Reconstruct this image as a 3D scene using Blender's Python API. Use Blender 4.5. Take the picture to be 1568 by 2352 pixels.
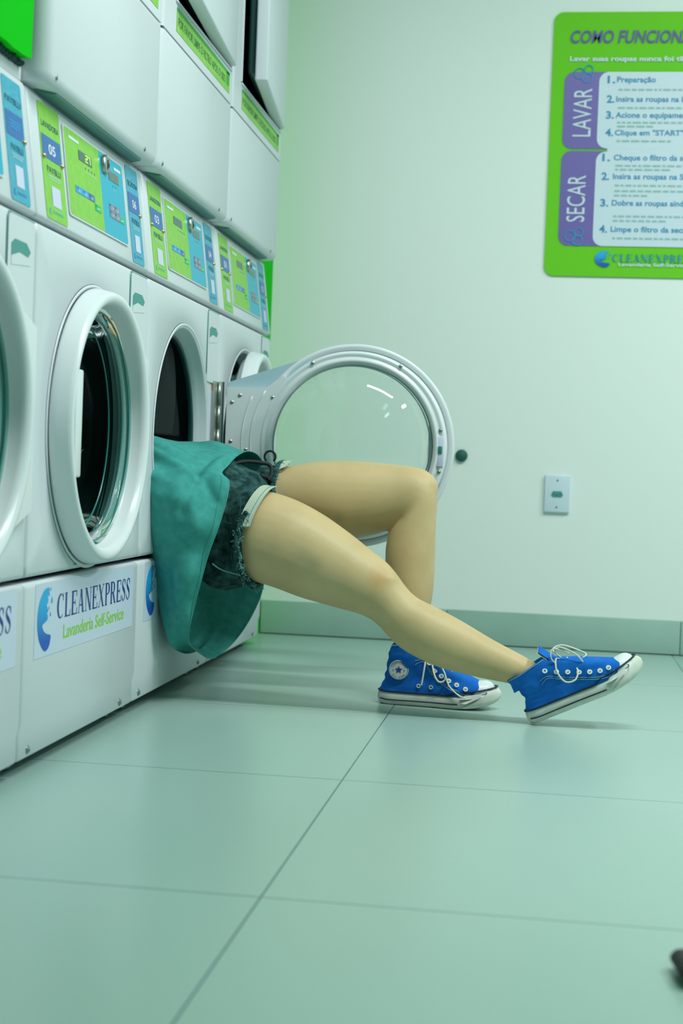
import bpy, bmesh, math, random
from mathutils import Vector, Matrix, noise
random.seed(7)
S = bpy.context.scene
COL = S.collection
for o in list(bpy.data.objects):
    bpy.data.objects.remove(o)

# ------------------------------------------------------------------ camera
YAW, PIT, ROL = 0.1391, -0.0274, 0.0383
fw = Vector((-math.sin(YAW)*math.cos(PIT), math.cos(YAW)*math.cos(PIT), math.sin(PIT)))
rt = Vector((math.cos(YAW), math.sin(YAW), 0)); up = rt.cross(fw)
r2 = rt*math.cos(ROL)+up*math.sin(ROL); u2 = up*math.cos(ROL)-rt*math.sin(ROL)
cd = bpy.data.cameras.new('camera'); cam = bpy.data.objects.new('camera', cd); COL.objects.link(cam)
m = Matrix((r2, u2, -fw)).transposed().to_4x4(); m.translation = Vector((0.8572, -4.7218, 0.5325))
cam.matrix_world = m
cd.sensor_fit = 'HORIZONTAL'; cd.sensor_width = 24.0; cd.lens = 3421.13*24.0/1568.0
cd.clip_start = 0.05; cd.clip_end = 60
cd.dof.use_dof = True; cd.dof.focus_distance = 3.15; cd.dof.aperture_fstop = 4.0
S.camera = cam

# ------------------------------------------------------------------ world, lamps, exposure
w = bpy.data.worlds.new('world'); S.world = w; w.use_nodes = True
w.node_tree.nodes['Background'].inputs[0].default_value = (0.45, 0.85, 0.72, 1)
w.node_tree.nodes['Background'].inputs[1].default_value = 0.25
S.view_settings.view_transform = 'Standard'; S.view_settings.look = 'None'
S.view_settings.exposure = 0.0; S.view_settings.gamma = 1.0
S.view_settings.use_curve_mapping = False
ROOM_X1, ROOM_Y0, CEIL = 3.6, -7.2, 2.9

def lamp(name, loc, sx, sy, watts, col):
    l = bpy.data.lights.new(name, 'AREA'); l.shape = 'RECTANGLE'; l.size = sx; l.size_y = sy
    l.energy = watts; l.color = col
    o = bpy.data.objects.new(name, l); o.location = loc; COL.objects.link(o)
    return o
LAMPS = [  # x, y, sx, sy, watts, colour (fluorescent tubes in ceiling troughs)
    (1.35, -2.25, 1.25, 0.22, 53, (0.92, 1.0, 0.99)),
    (2.90, -1.75, 0.22, 1.25, 60, (0.92, 1.0, 0.99)),
    (1.90, -4.30, 0.22, 1.25, 5, (0.60, 1.0, 0.88)),
    (2.40, -5.80, 0.22, 1.25, 13, (0.55, 1.0, 0.86)),
]
for (x, y, sx, sy, e, c) in LAMPS:
    lamp('ceiling_lamp_light', (x, y, CEIL-0.075), sx, sy, e, c)

# ------------------------------------------------------------------ materials
MATS = {}
def mat(name, col, rough=0.5, metal=0.0, spec=0.5, noise_amt=0.0, nscale=20.0, bump=0.0, bscale=60.0, emit=None, sub=0.0, col2=None):
    if name in MATS: return MATS[name]
    M = bpy.data.materials.new(name); M.use_nodes = True; nt = M.node_tree
    b = nt.nodes['Principled BSDF']
    b.inputs['Base Color'].default_value = (*col, 1); b.inputs['Roughness'].default_value = rough
    b.inputs['Metallic'].default_value = metal; b.inputs['Specular IOR Level'].default_value = spec
    if sub:
        b.inputs['Subsurface Weight'].default_value = sub; b.inputs['Subsurface Radius'].default_value = (1.0, .35, .15)
        b.inputs['Subsurface Scale'].default_value = 0.008
    if emit:
        b.inputs['Emission Color'].default_value = (*emit[:3], 1); b.inputs['Emission Strength'].default_value = emit[3]
    tc = None
    if noise_amt or bump:
        tc = nt.nodes.new('ShaderNodeTexCoord')
    if noise_amt:
        n = nt.nodes.new('ShaderNodeTexNoise'); n.inputs['Scale'].default_value = nscale; n.inputs['Detail'].default_value = 4
        nt.links.new(tc.outputs['Object'], n.inputs['Vector'])
        mx = nt.nodes.new('ShaderNodeMix'); mx.data_type = 'RGBA'
        c2 = col2 if col2 else tuple(max(0, c*(1-noise_amt)) for c in col)
        mx.inputs['A'].default_value = (*col, 1); mx.inputs['B'].default_value = (*c2, 1)
        r = nt.nodes.new('ShaderNodeValToRGB'); r.color_ramp.elements[0].position = .38; r.color_ramp.elements[1].position = .68
        nt.links.new(n.outputs['Fac'], r.inputs['Fac']); nt.links.new(r.outputs['Color'], mx.inputs['Factor'])
        nt.links.new(mx.outputs['Result'], b.inputs['Base Color'])
    if bump:
        n2 = nt.nodes.new('ShaderNodeTexNoise'); n2.inputs['Scale'].default_value = bscale; n2.inputs['Detail'].default_value = 3
        nt.links.new(tc.outputs['Object'], n2.inputs['Vector'])
        bp = nt.nodes.new('ShaderNodeBump'); bp.inputs['Strength'].default_value = bump; bp.inputs['Distance'].default_value = 0.002
        nt.links.new(n2.outputs['Fac'], bp.inputs['Height']); nt.links.new(bp.outputs['Normal'], b.inputs['Normal'])
    MATS[name] = M
    return M

def glass(name, tint, ior=1.45):
    M = bpy.data.materials.new(name); M.use_nodes = True; nt = M.node_tree; nt.nodes.clear()
    out = nt.nodes.new('ShaderNodeOutputMaterial'); mx = nt.nodes.new('ShaderNodeMixShader')
    fr = nt.nodes.new('ShaderNodeFresnel'); fr.inputs['IOR'].default_value = ior
    t = nt.nodes.new('ShaderNodeBsdfTransparent'); t.inputs[0].default_value = (*tint, 1)
    g = nt.nodes.new('ShaderNodeBsdfGlossy'); g.inputs['Roughness'].default_value = 0.03
    nt.links.new(fr.outputs[0], mx.inputs[0]); nt.links.new(t.outputs[0], mx.inputs[1]); nt.links.new(g.outputs[0], mx.inputs[2])
    nt.links.new(mx.outputs[0], out.inputs[0]); MATS[name] = M
    return M

white = mat('white_enamel', (.68, .705, .745), .38, spec=.4)
whiteg = mat('white_door_plastic', (.78, .80, .83), .28, spec=.5)
seamm = mat('dark_gap', (.02, .05, .06), .6)
steel = mat('brushed_steel', (.45, .47, .43), .35, metal=.9)
brass = mat('brass_screw', (.55, .42, .22), .35, metal=.8)
boltm = mat('grey_bolt', (.25, .30, .31), .4, metal=.7)
gaskm = mat('gasket_rubber', (.010, .060, .058), .35, spec=.6)
rimm = mat('rim_rubber', (.03, .20, .19), .25, spec=.6)
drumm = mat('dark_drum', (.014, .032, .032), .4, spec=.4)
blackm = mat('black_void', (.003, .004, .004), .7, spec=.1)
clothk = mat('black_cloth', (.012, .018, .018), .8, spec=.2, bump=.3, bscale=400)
laundm = mat('wet_dark_laundry', (.012, .06, .055), .3, spec=.5, noise_amt=.7, nscale=9)
glassm = glass('door_glass', (.90, .97, .94))
glassd = glass('dark_door_glass', (.45, .66, .62), 1.22)
pockm = mat('drawer_pocket', (.07, .30, .27), .5)
grn_st = mat('lime_print', (.26, .62, .055), .35, noise_amt=.12, nscale=60)
teal_st = mat('teal_print', (.005, .42, .60), .3)
teal_st2 = mat('dusty_teal_print', (.03, .36, .52), .4, noise_amt=.25, nscale=150, col2=(.10, .42, .58))
blue_bx = mat('blue_print', (.035, .15, .46), .35)
ink = mat('dark_ink', (.015, .09, .16), .5)
inkp = mat('white_ink', (.78, .80, .84), .5)
labw = mat('white_label', (.66, .66, .84), .5)
dispm = mat('display_dark', (.045, .13, .12), .15)
disp2 = mat('display_olive', (.12, .17, .13), .2)
digm = mat('lit_digits', (.5, .9, .05), .5, emit=(.45, 1.0, .02, 1.1))
btn_l = mat('sky_button', (.03, .36, .80), .35)
btn_n = mat('navy_button', (.06, .17, .42), .35)
btn_g = mat('green_button', (.01, .50, .14), .35)
btn_grey = mat('grey_button', (.24, .26, .36), .4)
logo_bg = mat('decal_film', (.64, .70, .84), .4)
logo_txt = mat('navy_lettering', (.01, .055, .27), .4)
logo_grn = mat('lime_lettering', (.30, .68, .02), .4)
board_g = mat('bright_green_paint', (.002, .50, .006), .7, spec=.08)
foam_d = mat('shaded_foam', (.01, .06, .05), .9)
post_g = mat('poster_green', (.17, .60, .026), .6, spec=.12)
post_p = mat('poster_purple', (.17, .125, .42), .45)
post_w = mat('poster_white', (.66, .74, .84), .45)
post_t = mat('poster_blue_ink', (.02, .26, .50), .5)
post_s = mat('poster_grey_ink', (.30, .50, .48), .5)
post_h = mat('poster_title_ink', (.10, .09, .33), .5)
post_c = mat('poster_cyan_ink', (.03, .40, .75), .5)
shopm = mat('shop_front_grey', (.07, .21, .18), .6)
wallm = mat('wall_paint', (.86, .885, .86), .65, spec=.25, bump=.06, bscale=180)
ceilm = mat('ceiling_paint', (.42, .74, .64), .8, spec=.2)
skin = mat('skin', (.66, .475, .25), .48, spec=.35, noise_amt=.14, nscale=11, bump=.08, bscale=260, sub=.12, col2=(.58, .415, .215))
def blemishes(M, spots):
    nt = M.node_tree; b = nt.nodes['Principled BSDF']; tc = nt.nodes.new('ShaderNodeTexCoord'); cur = b.inputs['Base Color'].links[0].from_socket
    for (c, r, col, k) in spots:
        d = nt.nodes.new('ShaderNodeVectorMath'); d.operation = 'DISTANCE'; d.inputs[1].default_value = c; nt.links.new(tc.outputs['Object'], d.inputs[0])
        mr = nt.nodes.new('ShaderNodeMapRange'); mr.interpolation_type = 'SMOOTHSTEP'; mr.inputs['From Max'].default_value = r; mr.inputs['To Min'].default_value = k; mr.inputs['To Max'].default_value = 0
        nt.links.new(d.outputs['Value'], mr.inputs['Value']); mx = nt.nodes.new('ShaderNodeMix'); mx.data_type = 'RGBA'; mx.inputs['B'].default_value = (*col, 1)
        nt.links.new(mr.outputs[0], mx.inputs['Factor']); nt.links.new(cur, mx.inputs['A']); cur = mx.outputs['Result']
    nt.links.new(cur, b.inputs['Base Color'])
blemishes(skin, [((.495, -1.50, .300), .040, (.55, .30, .10), .7), ((.352, -1.52, .330), .030, (.34, .30, .16), .5), ((.330, -1.52, .345), .035, (.36, .31, .17), .4), ((.372, -1.29, .425), .022, (.36, .33, .20), .55)])
teem = mat('teal_jersey', (.050, .300, .275), .85, spec=.15, noise_amt=.18, nscale=55, bump=.25, bscale=500, col2=(.068, .355, .325))
denim = mat('black_washed_denim', (.008, .032, .033), .85, spec=.12, noise_amt=.6, nscale=48, bump=.8, bscale=420, col2=(.05, .135, .13))
frayc = mat('frayed_cotton', (.17, .36, .34), .9, spec=.1)
pockl = mat('pocket_lining', (.50, .56, .45), .8, spec=.1, bump=.2, bscale=300)
canvas = mat('blue_canvas', (.008, .13, .56), .8, spec=.15, noise_amt=.25, nscale=45, bump=.35, bscale=900, col2=(.010, .17, .64))
rubber = mat('white_rubber', (.70, .72, .66), .5, spec=.35, noise_amt=.3, nscale=34, col2=(.60, .63, .55))
toecap = mat('toe_cap_rubber', (.74, .77, .77), .35, spec=.5)
stripe = mat('navy_stripe', (.006, .012, .05), .5)
lacem = mat('lace_cotton', (.72, .72, .60), .85, spec=.1)
patchm = mat('patch_white', (.62, .68, .66), .6)
patchb = mat('patch_navy', (.012, .04, .30), .6)
patchr = mat('patch_red', (.50, .10, .07), .6)
darkb = mat('dark_bumper_rubber', (.012, .10, .085), .6)
sockm = mat('socket_dark', (.03, .20, .17), .5)
platem = mat('outlet_plastic', (.68, .76, .85), .35)
lampw = mat('lamp_trough', (.7, .75, .74), .4)
hair = mat('dark_hair', (.02, .015, .012), .6)

# procedural floor tiles: 0.73 m porcelain squares, thin grout
def floor_mat():
    M = bpy.data.materials.new('porcelain_tiles'); M.use_nodes = True; nt = M.node_tree; L = nt.links
    b = nt.nodes['Principled BSDF']; tc = nt.nodes.new('ShaderNodeTexCoord')
    sx = nt.nodes.new('ShaderNodeSeparateXYZ'); L.new(tc.outputs['Object'], sx.inputs[0])
    def mth(op, a, b_=None):
        n = nt.nodes.new('ShaderNodeMath'); n.operation = op
        for i, v in enumerate((a, b_)):
            if v is None: continue
            if isinstance(v, (int, float)): n.inputs[i].default_value = v
            else: L.new(v, n.inputs[i])
        return n.outputs[0]
    T = 0.728
    def grid(axis, off):
        d = mth('PINGPONG', mth('SUBTRACT', axis, off), T/2)   # 0 at a line, T/2 mid tile
        return d
    dx = grid(sx.outputs['X'], 0.5215); dy = grid(sx.outputs['Y'], -1.4585)
    g = mth('LESS_THAN', mth('MINIMUM', dx, dy), 0.0013)
    n = nt.nodes.new('ShaderNodeTexNoise'); n.inputs['Scale'].default_value = 2.2; n.inputs['Detail'].default_value = 5
    L.new(tc.outputs['Object'], n.inputs['Vector'])
    mx = nt.nodes.new('ShaderNodeMix'); mx.data_type = 'RGBA'
    mx.inputs['A'].default_value = (.36, .495, .45, 1); mx.inputs['B'].default_value = (.32, .455, .41, 1)
    L.new(n.outputs['Fac'], mx.inputs['Factor'])
    m2 = nt.nodes.new('ShaderNodeMix'); m2.data_type = 'RGBA'; m2.inputs['B'].default_value = (.07, .14, .15, 1)
    L.new(g, m2.inputs['Factor']); L.new(mx.outputs['Result'], m2.inputs['A'])
    L.new(m2.outputs['Result'], b.inputs['Base Color'])
    b.inputs['Roughness'].default_value = .27; b.inputs['Specular IOR Level'].default_value = .42
    MATS['tiles'] = M
    return M
tiles = floor_mat()
basem = mat('skirting_porcelain', (.38, .54, .48), .35, noise_amt=.1, nscale=4)

def crescent_mat():
    M = bpy.data.materials.new('logo_blue_print'); M.use_nodes = True; nt = M.node_tree
    b = nt.nodes['Principled BSDF']; tc = nt.nodes.new('ShaderNodeTexCoord'); s = nt.nodes.new('ShaderNodeSeparateXYZ')
    mr = nt.nodes.new('ShaderNodeMapRange'); mr.inputs['From Min'].default_value = .0; mr.inputs['From Max'].default_value = 1.
    cr = nt.nodes.new('ShaderNodeValToRGB'); e = cr.color_ramp.elements
    e[0].color = (.01, .10, .50, 1); e[1].color = (.02, .42, .80, 1); e[0].position = .15; e[1].position = .75
    nt.links.new(tc.outputs['Generated'], s.inputs[0]); nt.links.new(s.outputs['Z'], mr.inputs['Value'])
    nt.links.new(mr.outputs[0], cr.inputs[0]); nt.links.new(cr.outputs[0], b.inputs['Base Color'])
    b.inputs['Roughness'].default_value = .4
    MATS['crescent'] = M
    return M
cresm = crescent_mat()

# ------------------------------------------------------------------ mesh helpers
def cr(pts, n, closed=False):
    """Catmull-Rom resample of a list of Vectors, n points per span."""
    P = [Vector(p) for p in pts]; N = len(P); out = []
    for i in range(N if closed else N-1):
        if closed: a, b, c, d = P[(i-1) % N], P[i], P[(i+1) % N], P[(i+2) % N]
        else: a, b, c, d = P[max(i-1, 0)], P[i], P[i+1], P[min(i+2, N-1)]
        for k in range(n):
            t = k/n
            out.append(.5*((2*b)+(c-a)*t+(2*a-5*b+4*c-d)*t*t+(3*b-a-3*c+d)*t**3))
    if not closed: out.append(P[-1])
    return out

TXT = {}
def glyphs(s, bold=0.0, shear=0.0):
    k = (s, bold, shear)
    if k in TXT: return TXT[k]
    c = bpy.data.curves.new('t', 'FONT'); c.body = s; c.size = 1; c.resolution_u = 3; c.offset = bold; c.shear = shear
    o = bpy.data.objects.new('t', c); COL.objects.link(o)
    dg = bpy.context.evaluated_depsgraph_get(); me = bpy.data.meshes.new_from_object(o.evaluated_get(dg))
    V = [(v.co.x, v.co.y) for v in me.vertices]; F = [tuple(p.vertices) for p in me.polygons]
    bpy.data.objects.remove(o); bpy.data.curves.remove(c); bpy.data.meshes.remove(me)
    TXT[k] = (V, F)
    return V, F

class MB:
    def __init__(s): s.bm = bmesh.new(); s.mats = []
    def mi(s, m):
        if m not in s.mats: s.mats.append(m)
        return s.mats.index(m)
    def add(s, V, F, m, smooth=False):
        k = s.mi(m); vs = [s.bm.verts.new(v) for v in V]
        for f in F:
            if len(set(f)) < 3: continue
            try:
                q = s.bm.faces.new([vs[i] for i in f]); q.material_index = k; q.smooth = smooth
            except ValueError: pass
        return vs
    def box(s, x0, x1, y0, y1, z0, z1, m, bev=0.0, seg=2, smooth=False):
        t = bmesh.new()
        bmesh.ops.create_cube(t, size=1.0, matrix=Matrix.Translation(((x0+x1)/2, (y0+y1)/2, (z0+z1)/2)) @ Matrix.Diagonal((x1-x0, y1-y0, z1-z0, 1)))
        if bev: bmesh.ops.bevel(t, geom=list(t.edges), offset=bev, segments=seg, affect='EDGES', profile=.5)
        s.merge(t, m, smooth or bev > 0)
    def merge(s, t, m, smooth=False, M=None):
        t.verts.ensure_lookup_table(); t.verts.index_update()
        V = [(M @ v.co) if M else v.co.copy() for v in t.verts]; F = [tuple(v.index for v in f.verts) for f in t.faces]
        t.free(); return s.add(V, F, m, smooth)
    def sphere(s, c, r, m, seg=20, sc=(1, 1, 1), rot=None):
        t = bmesh.new(); bmesh.ops.create_uvsphere(t, u_segments=seg, v_segments=max(6, seg//2), radius=r)
        s.merge(t, m, True, Matrix.Translation(c) @ (rot or Matrix.Identity(4)) @ Matrix.Diagonal((*sc, 1)))
    def loft(s, rings, m, closed=True, cap=True, smooth=True):
        n = len(rings[0]); V = [v for r in rings for v in r]; F = []
        for i in range(len(rings)-1):
            for j in range(n if closed else n-1):
                a, b = i*n+j, i*n+(j+1) % n
                F.append((a, b, b+n, a+n))
        if cap and closed:
            F.append(tuple(range(n-1, -1, -1))); F.append(tuple(range((len(rings)-1)*n, len(rings)*n)))
        return s.add(V, F, m, smooth)
    def tube(s, pts, r, m, n=8, closed=False, cap=True, flat=1.0):
        P = [Vector(p) for p in pts]; N = len(P); rings = []; prev = None
        for i in range(N):
            a = P[(i-1) % N] if (closed or i > 0) else P[i]; b = P[(i+1) % N] if (closed or i < N-1) else P[i]
            t = (b-a).normalized() if (b-a).length > 1e-9 else Vector((1, 0, 0))
            if prev is None:
                ref = Vector((0, 0, 1)) if abs(t.z) < .9 else Vector((1, 0, 0)); nrm = (ref-t*ref.dot(t)).normalized()
            else:
                nrm = prev-t*prev.dot(t); nrm = nrm.normalized() if nrm.length > 1e-6 else prev
            prev = nrm; bi = t.cross(nrm); rr = r[i] if isinstance(r, (list, tuple)) else r
            rings.append([P[i]+(nrm*math.cos(2*math.pi*k/n)*flat+bi*math.sin(2*math.pi*k/n))*rr for k in range(n)])
        if closed:
            rings.append(rings[0]); s.loft(rings, m, True, False)
        else: s.loft(rings, m, True, cap)
    def lathe(s, prof, c, m, n=72, axis='x', a0=0, a1=2*math.pi):
        """profile (radius, height along axis) round centre c."""
        full = abs(a1-a0-2*math.pi) < 1e-6; k = n if full else n+1; rings = []
        for (r, h) in prof:
            ring = []
            for i in range(k):
                a = a0+(a1-a0)*i/n
                p = {'x': (h, r*math.cos(a), r*math.sin(a)), 'y': (r*math.cos(a), h, r*math.sin(a)), 'z': (r*math.cos(a), r*math.sin(a), h)}[axis]
                ring.append(Vector(c)+Vector(p))
            rings.append(ring)
        s.loft(rings, m, full, False)
    def poly(s, pts, m): s.add(pts, [tuple(range(len(pts)))], m)
    def prism(s, pts2, f, d0, d1, m, smooth=False):
        """extrude a 2-D outline: f(u, v, d) gives the 3-D point."""
        n = len(pts2); V = [f(u, v, d0) for u, v in pts2]+[f(u, v, d1) for u, v in pts2]
        F = [tuple(range(n-1, -1, -1)), tuple(range(n, 2*n))]+[(i, (i+1) % n, n+(i+1) % n, n+i) for i in range(n)]
        s.add(V, F, m, smooth)
    def text(s, body, f, box, m, bold=0.0, shear=0.0, keep=False):
        """fit lettering in box (u0, v0, u1, v1) of the plane given by f(u, v)."""
        V, F = glyphs(body, bold, shear)
        x0 = min(v[0] for v in V); x1 = max(v[0] for v in V); y0 = min(v[1] for v in V); y1 = max(v[1] for v in V)
        su = (box[2]-box[0])/(x1-x0); sv = (box[3]-box[1])/(y1-y0)
        if keep: su = sv*keep
        s.add([f(box[0]+(a-x0)*su, box[1]+(b-y0)*sv) for a, b in V], F, m)
    def stroke(s, pts, wid, f, m):
        P = [Vector((a, b)) for a, b in pts]; V = []; n = len(P)
        for i in range(n):
            t = (P[min(i+1, n-1)]-P[max(i-1, 0)]).normalized(); q = Vector((-t.y, t.x))*(wid[i]/2)
            V += [f(*(P[i]+q)), f(*(P[i]-q))]
        s.add(V, [(2*i, 2*i+1, 2*i+3, 2*i+2) for i in range(n-1)], m)
    def mesh(s, name):
        bmesh.ops.recalc_face_normals(s.bm, faces=list(s.bm.faces))
        me = bpy.data.meshes.new(name); s.bm.to_mesh(me); s.bm.free()
        for m in s.mats: me.materials.append(m)
        return me

def link(name, me, parent=None, loc=None):
    o = bpy.data.objects.new(name, me); COL.objects.link(o)
    if parent is not None: o.parent = parent
    if loc is not None: o.location = loc
    return o
CACHE = {}
def part(name, fn, parent, key=None, loc=None, label=None):
    """fn(MB) fills a mesh; the same key shares mesh data between repeats."""
    me = CACHE.get(key) if key else None
    if me is None:
        b = MB(); fn(b); me = b.mesh(name)
        if key: CACHE[key] = me
    o = link(name, me, parent, loc)
    if label: o['label'] = label
    return o
def tag(o, label, cat, group=None):
    o['label'] = label; o['category'] = cat
    if group: o['group'] = group
    return o
def empty(name, loc, label, cat, group=None):
    o = bpy.data.objects.new(name, None); o.location = loc; o.empty_display_size = .1; COL.objects.link(o)
    return tag(o, label, cat, group)
def struct(name, fn):
    o = part(name, fn, None); o['kind'] = 'structure'
    return o
def rrect(u0, v0, u1, v1, r, n=6):
    out = []
    for cx, cy, a in ((u1-r, v1-r, 0), (u0+r, v1-r, 90), (u0+r, v0+r, 180), (u1-r, v0+r, 270)):
        for k in range(n+1):
            t = math.radians(a+90*k/n); out.append((cx+r*math.cos(t), cy+r*math.sin(t)))
    return out

# ------------------------------------------------------------------ setting
struct('floor', lambda b: b.box(-1.0, ROOM_X1, ROOM_Y0, .1, -.1, 0, tiles))
struct('wall_back', lambda b: b.box(-1.0, ROOM_X1, 0, .1, 0, CEIL, wallm))
struct('wall_left', lambda b: (b.box(-.95, -.85, ROOM_Y0, 0, 0, CEIL, board_g),
                               b.box(-.85, -.056, -.262, 0, 0, CEIL, board_g)))
struct('wall_right', lambda b: b.box(ROOM_X1, ROOM_X1+.1, ROOM_Y0, .1, 0, CEIL, shopm))
struct('wall_front', lambda b: b.box(-1.0, ROOM_X1, ROOM_Y0-.1, ROOM_Y0, 0, CEIL, shopm))
struct('ceiling', lambda b: b.box(-1.0, ROOM_X1, ROOM_Y0, .1, CEIL, CEIL+.1, ceilm))
def bb(b):
    x = -.054
    for x1 in (.546, 1.2725, 2.0, 2.73, ROOM_X1-.002):
        b.box(x+.001, x1-.001, -.010, -.0005, .003, .108, basem, .0012); x = x1
    b.box(-.054, ROOM_X1-.002, -.006, -.001, .0005, .104, seamm)
struct('baseboard_back', bb)

# ceiling lamps (real fittings above the frame)
for i, (x, y, sx, sy, e, c) in enumerate(LAMPS):
    t = empty('ceiling_lamp', (x, y, CEIL), 'long white fluorescent ceiling fitting above the frame', 'lamp', 'fluorescent ceiling fittings')
    part('housing', lambda b: b.box(-sx/2-.03, sx/2+.03, -sy/2-.03, sy/2+.03, -.06, -.002, lampw, .008), t)

# ------------------------------------------------------------------ washers
W = .686
YE = -.2912
CZ, CY = .598, .338          # opening centre inside a machine (local y from its near side)
def front_panel(b):
    R, n = .262, 26; y0, y1, z0, z1 = .002, W-.002, .334, .926
    per = []
    for k in range(n): per.append((y0+(y1-y0)*k/n, z0))
    for k in range(n): per.append((y1, z0+(z1-z0)*k/n))
    for k in range(n): per.append((y1-(y1-y0)*k/n, z1))
    for k in range(n): per.append((y0, z1-(z1-z0)*k/n))
    hole = []
    for (y, z) in per:
        a = math.atan2(z-CZ, y-CY); hole.append((CY+R*math.cos(a), CZ+R*math.sin(a)))
    def ins(p, d): return (min(max(p[0], y0+d), y1-d), min(max(p[1], z0+d), z1-d))
    rings = [[Vector((-.04, *h)) for h in hole], [Vector((-.004, *h)) for h in hole],
             [Vector((0, CY+(h[0]-CY)*1.014, CZ+(h[1]-CZ)*1.014)) for h in hole],
             [Vector((0, *ins(p, .009))) for p in per], [Vector((-.0025, *ins(p, .003))) for p in per],
             [Vector((-.009, *p)) for p in per], [Vector((-.05, *p)) for p in per]]
    b.loft(rings, white, True, False)
def cabinet(b):
    y0, y1 = .003, W-.003
    for (x0, x1, a, c, z0, z1) in ((-.74, -.045, y0, y0+.004, .03, .93), (-.74, -.045, y1-.004, y1, .03, .93),
                                   (-.745, -.741, y0, y1, .03, .93), (-.74, -.045, y0+.005, y1-.005, .03, .034)):
        b.box(x0, x1, a, c, z0, z1, white)
    b.box(-.035, -.031, y0+.004, y1-.004, .028, .92, seamm) if False else None
    for fx in (-.06, -.66):
        for fy in (.06, W-.06): b.lathe([(.0, 0.0), (.02, 0.0), (.022, .006), (.012, .012), (.012, .03)], (fx, fy, 0.001), boltm, 16, 'z')
def lower_panel(b):
    # slightly inset kick strip at the bottom, chamfered end corners
    y0, y1 = .002, W-.002
    prof = [(-.04, .325), (-.006, .325), (-.001, .321), (0, .315), (0, .088), (-.004, .072), (-.004, .03), (-.007, .026), (-.04, .026)]
    rings = []
    for y, d in ((y0, .007), (y0+.002, .003), (y0+.007, 0), (y1-.007, 0), (y1-.002, .003), (y1, .007)):
        rings.append([Vector((x-(d if x > -.03 else 0), y, z)) for x, z in prof])
    V = b.loft(rings, white, True, True)
def control_panel(b):
    y0, y1 = .002, W-.002
    prof = [(-.2, .933), (-.006, .933), (-.001, .936), (-.0005, .941), (-.0268, 1.143), (-.030, 1.149), (-.036, 1.151), (-.2, 1.151)]
    rings = []
    for y, d in ((y0, .006), (y0+.002, .002), (y0+.006, 0), (y1-.006, 0), (y1-.002, .002), (y1, .006)):
        rings.append([Vector((x-(d if x > -.1 else 0), y, z)) for x, z in prof])
    b.loft(rings, white, True, True)
def CP(y, z, d=.0):           # point on the sloping control panel, d proud of it
    s = -.0263/.202
    return Vector((-.0005+(z-.941)*s+d, y, z))
def bezel(b):
    b.lathe([(.2640, .0002), (.2632, .0016), (.2615, .0024), (.2590, .0020), (.257, .0005), (.2555, -.001), (.2535, -.001), (.252, -.004), (.248, -.014), (.244, -.022), (.2405, -.028), (.239, -.034)], (0, CY, CZ), white, 96)
def gasket(b):
    b.lathe([(.239, -.033), (.2355, -.0345), (.233, -.0375), (.2355, -.041), (.2325, -.0445), (.25, -.048)], (0, CY, CZ), gaskm, 80)
def drum(b):
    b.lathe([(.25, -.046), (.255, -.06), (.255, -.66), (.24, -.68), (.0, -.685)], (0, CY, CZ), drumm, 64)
    for k in range(3):
        a = 2*math.pi*k/3+.4
        c = Vector((0, CY+.25*math.cos(a), CZ+.25*math.sin(a))); i = Vector((0, CY+.19*math.cos(a), CZ+.19*math.sin(a)))
        t = Vector((0, -math.sin(a), math.cos(a)))*.035
        b.add([c+t+Vector((-.2, 0, 0)), i+Vector((-.23, 0, 0)), c-t+Vector((-.2, 0, 0)), c+t+Vector((-.64, 0, 0)), i+Vector((-.6, 0, 0)), c-t+Vector((-.64, 0, 0))],
              [(0, 1, 4, 3), (1, 2, 5, 4), (0, 2, 1), (3, 4, 5)], drumm)
# door, local to its hinge axis: closed door lies to -y, outside is +x
DC = -.343
def door_outline(R, half, edge):
    """circle of radius R at (DC, 0) joined by tangents to a straight hinge edge."""
    out = []
    a1 = math.acos(max(-1, min(1, (R*.93-half)/(abs(DC)))))  # tangent-ish angle
    th = math.atan2(half, -DC)+math.acos(min(1, R/math.hypot(DC, half)))
    n = 72
    for k in range(n+1):
        a = th+(2*math.pi-2*th)*k/n
        out.append((DC+R*math.cos(a), R*math.sin(a)))
    out += [(edge, -half), (edge, half)]
    return out
def door_frame(b):
    f = lambda u, v, d: Vector((d, u, v))
    # outside: raised ring
    b.lathe([(.240, .012), (.248, .0027), (.2565, .0027), (.2575, .007), (.2550, .018), (.2515, .034), (.2490, .0400), (.2455, .0425), (.240, .0425), (.234, .0405), (.2300, .0365), (.2275, .0325), (.2262, .027), (.2245, .012), (.222, .006), (.205, .0)], (0, DC, 0), whiteg, 120)
    # inside liner ring with shallow ridges (seen when the door stands open)
    b.lathe([(.240, .012), (.2385, -.006), (.235, -.013), (.2295, -.014), (.226, -.011), (.222, -.0115), (.218, -.017), (.2115, -.0175), (.208, -.013), (.205, -.012), (.203, .0)], (0, DC, 0), whiteg, 120)
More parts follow.
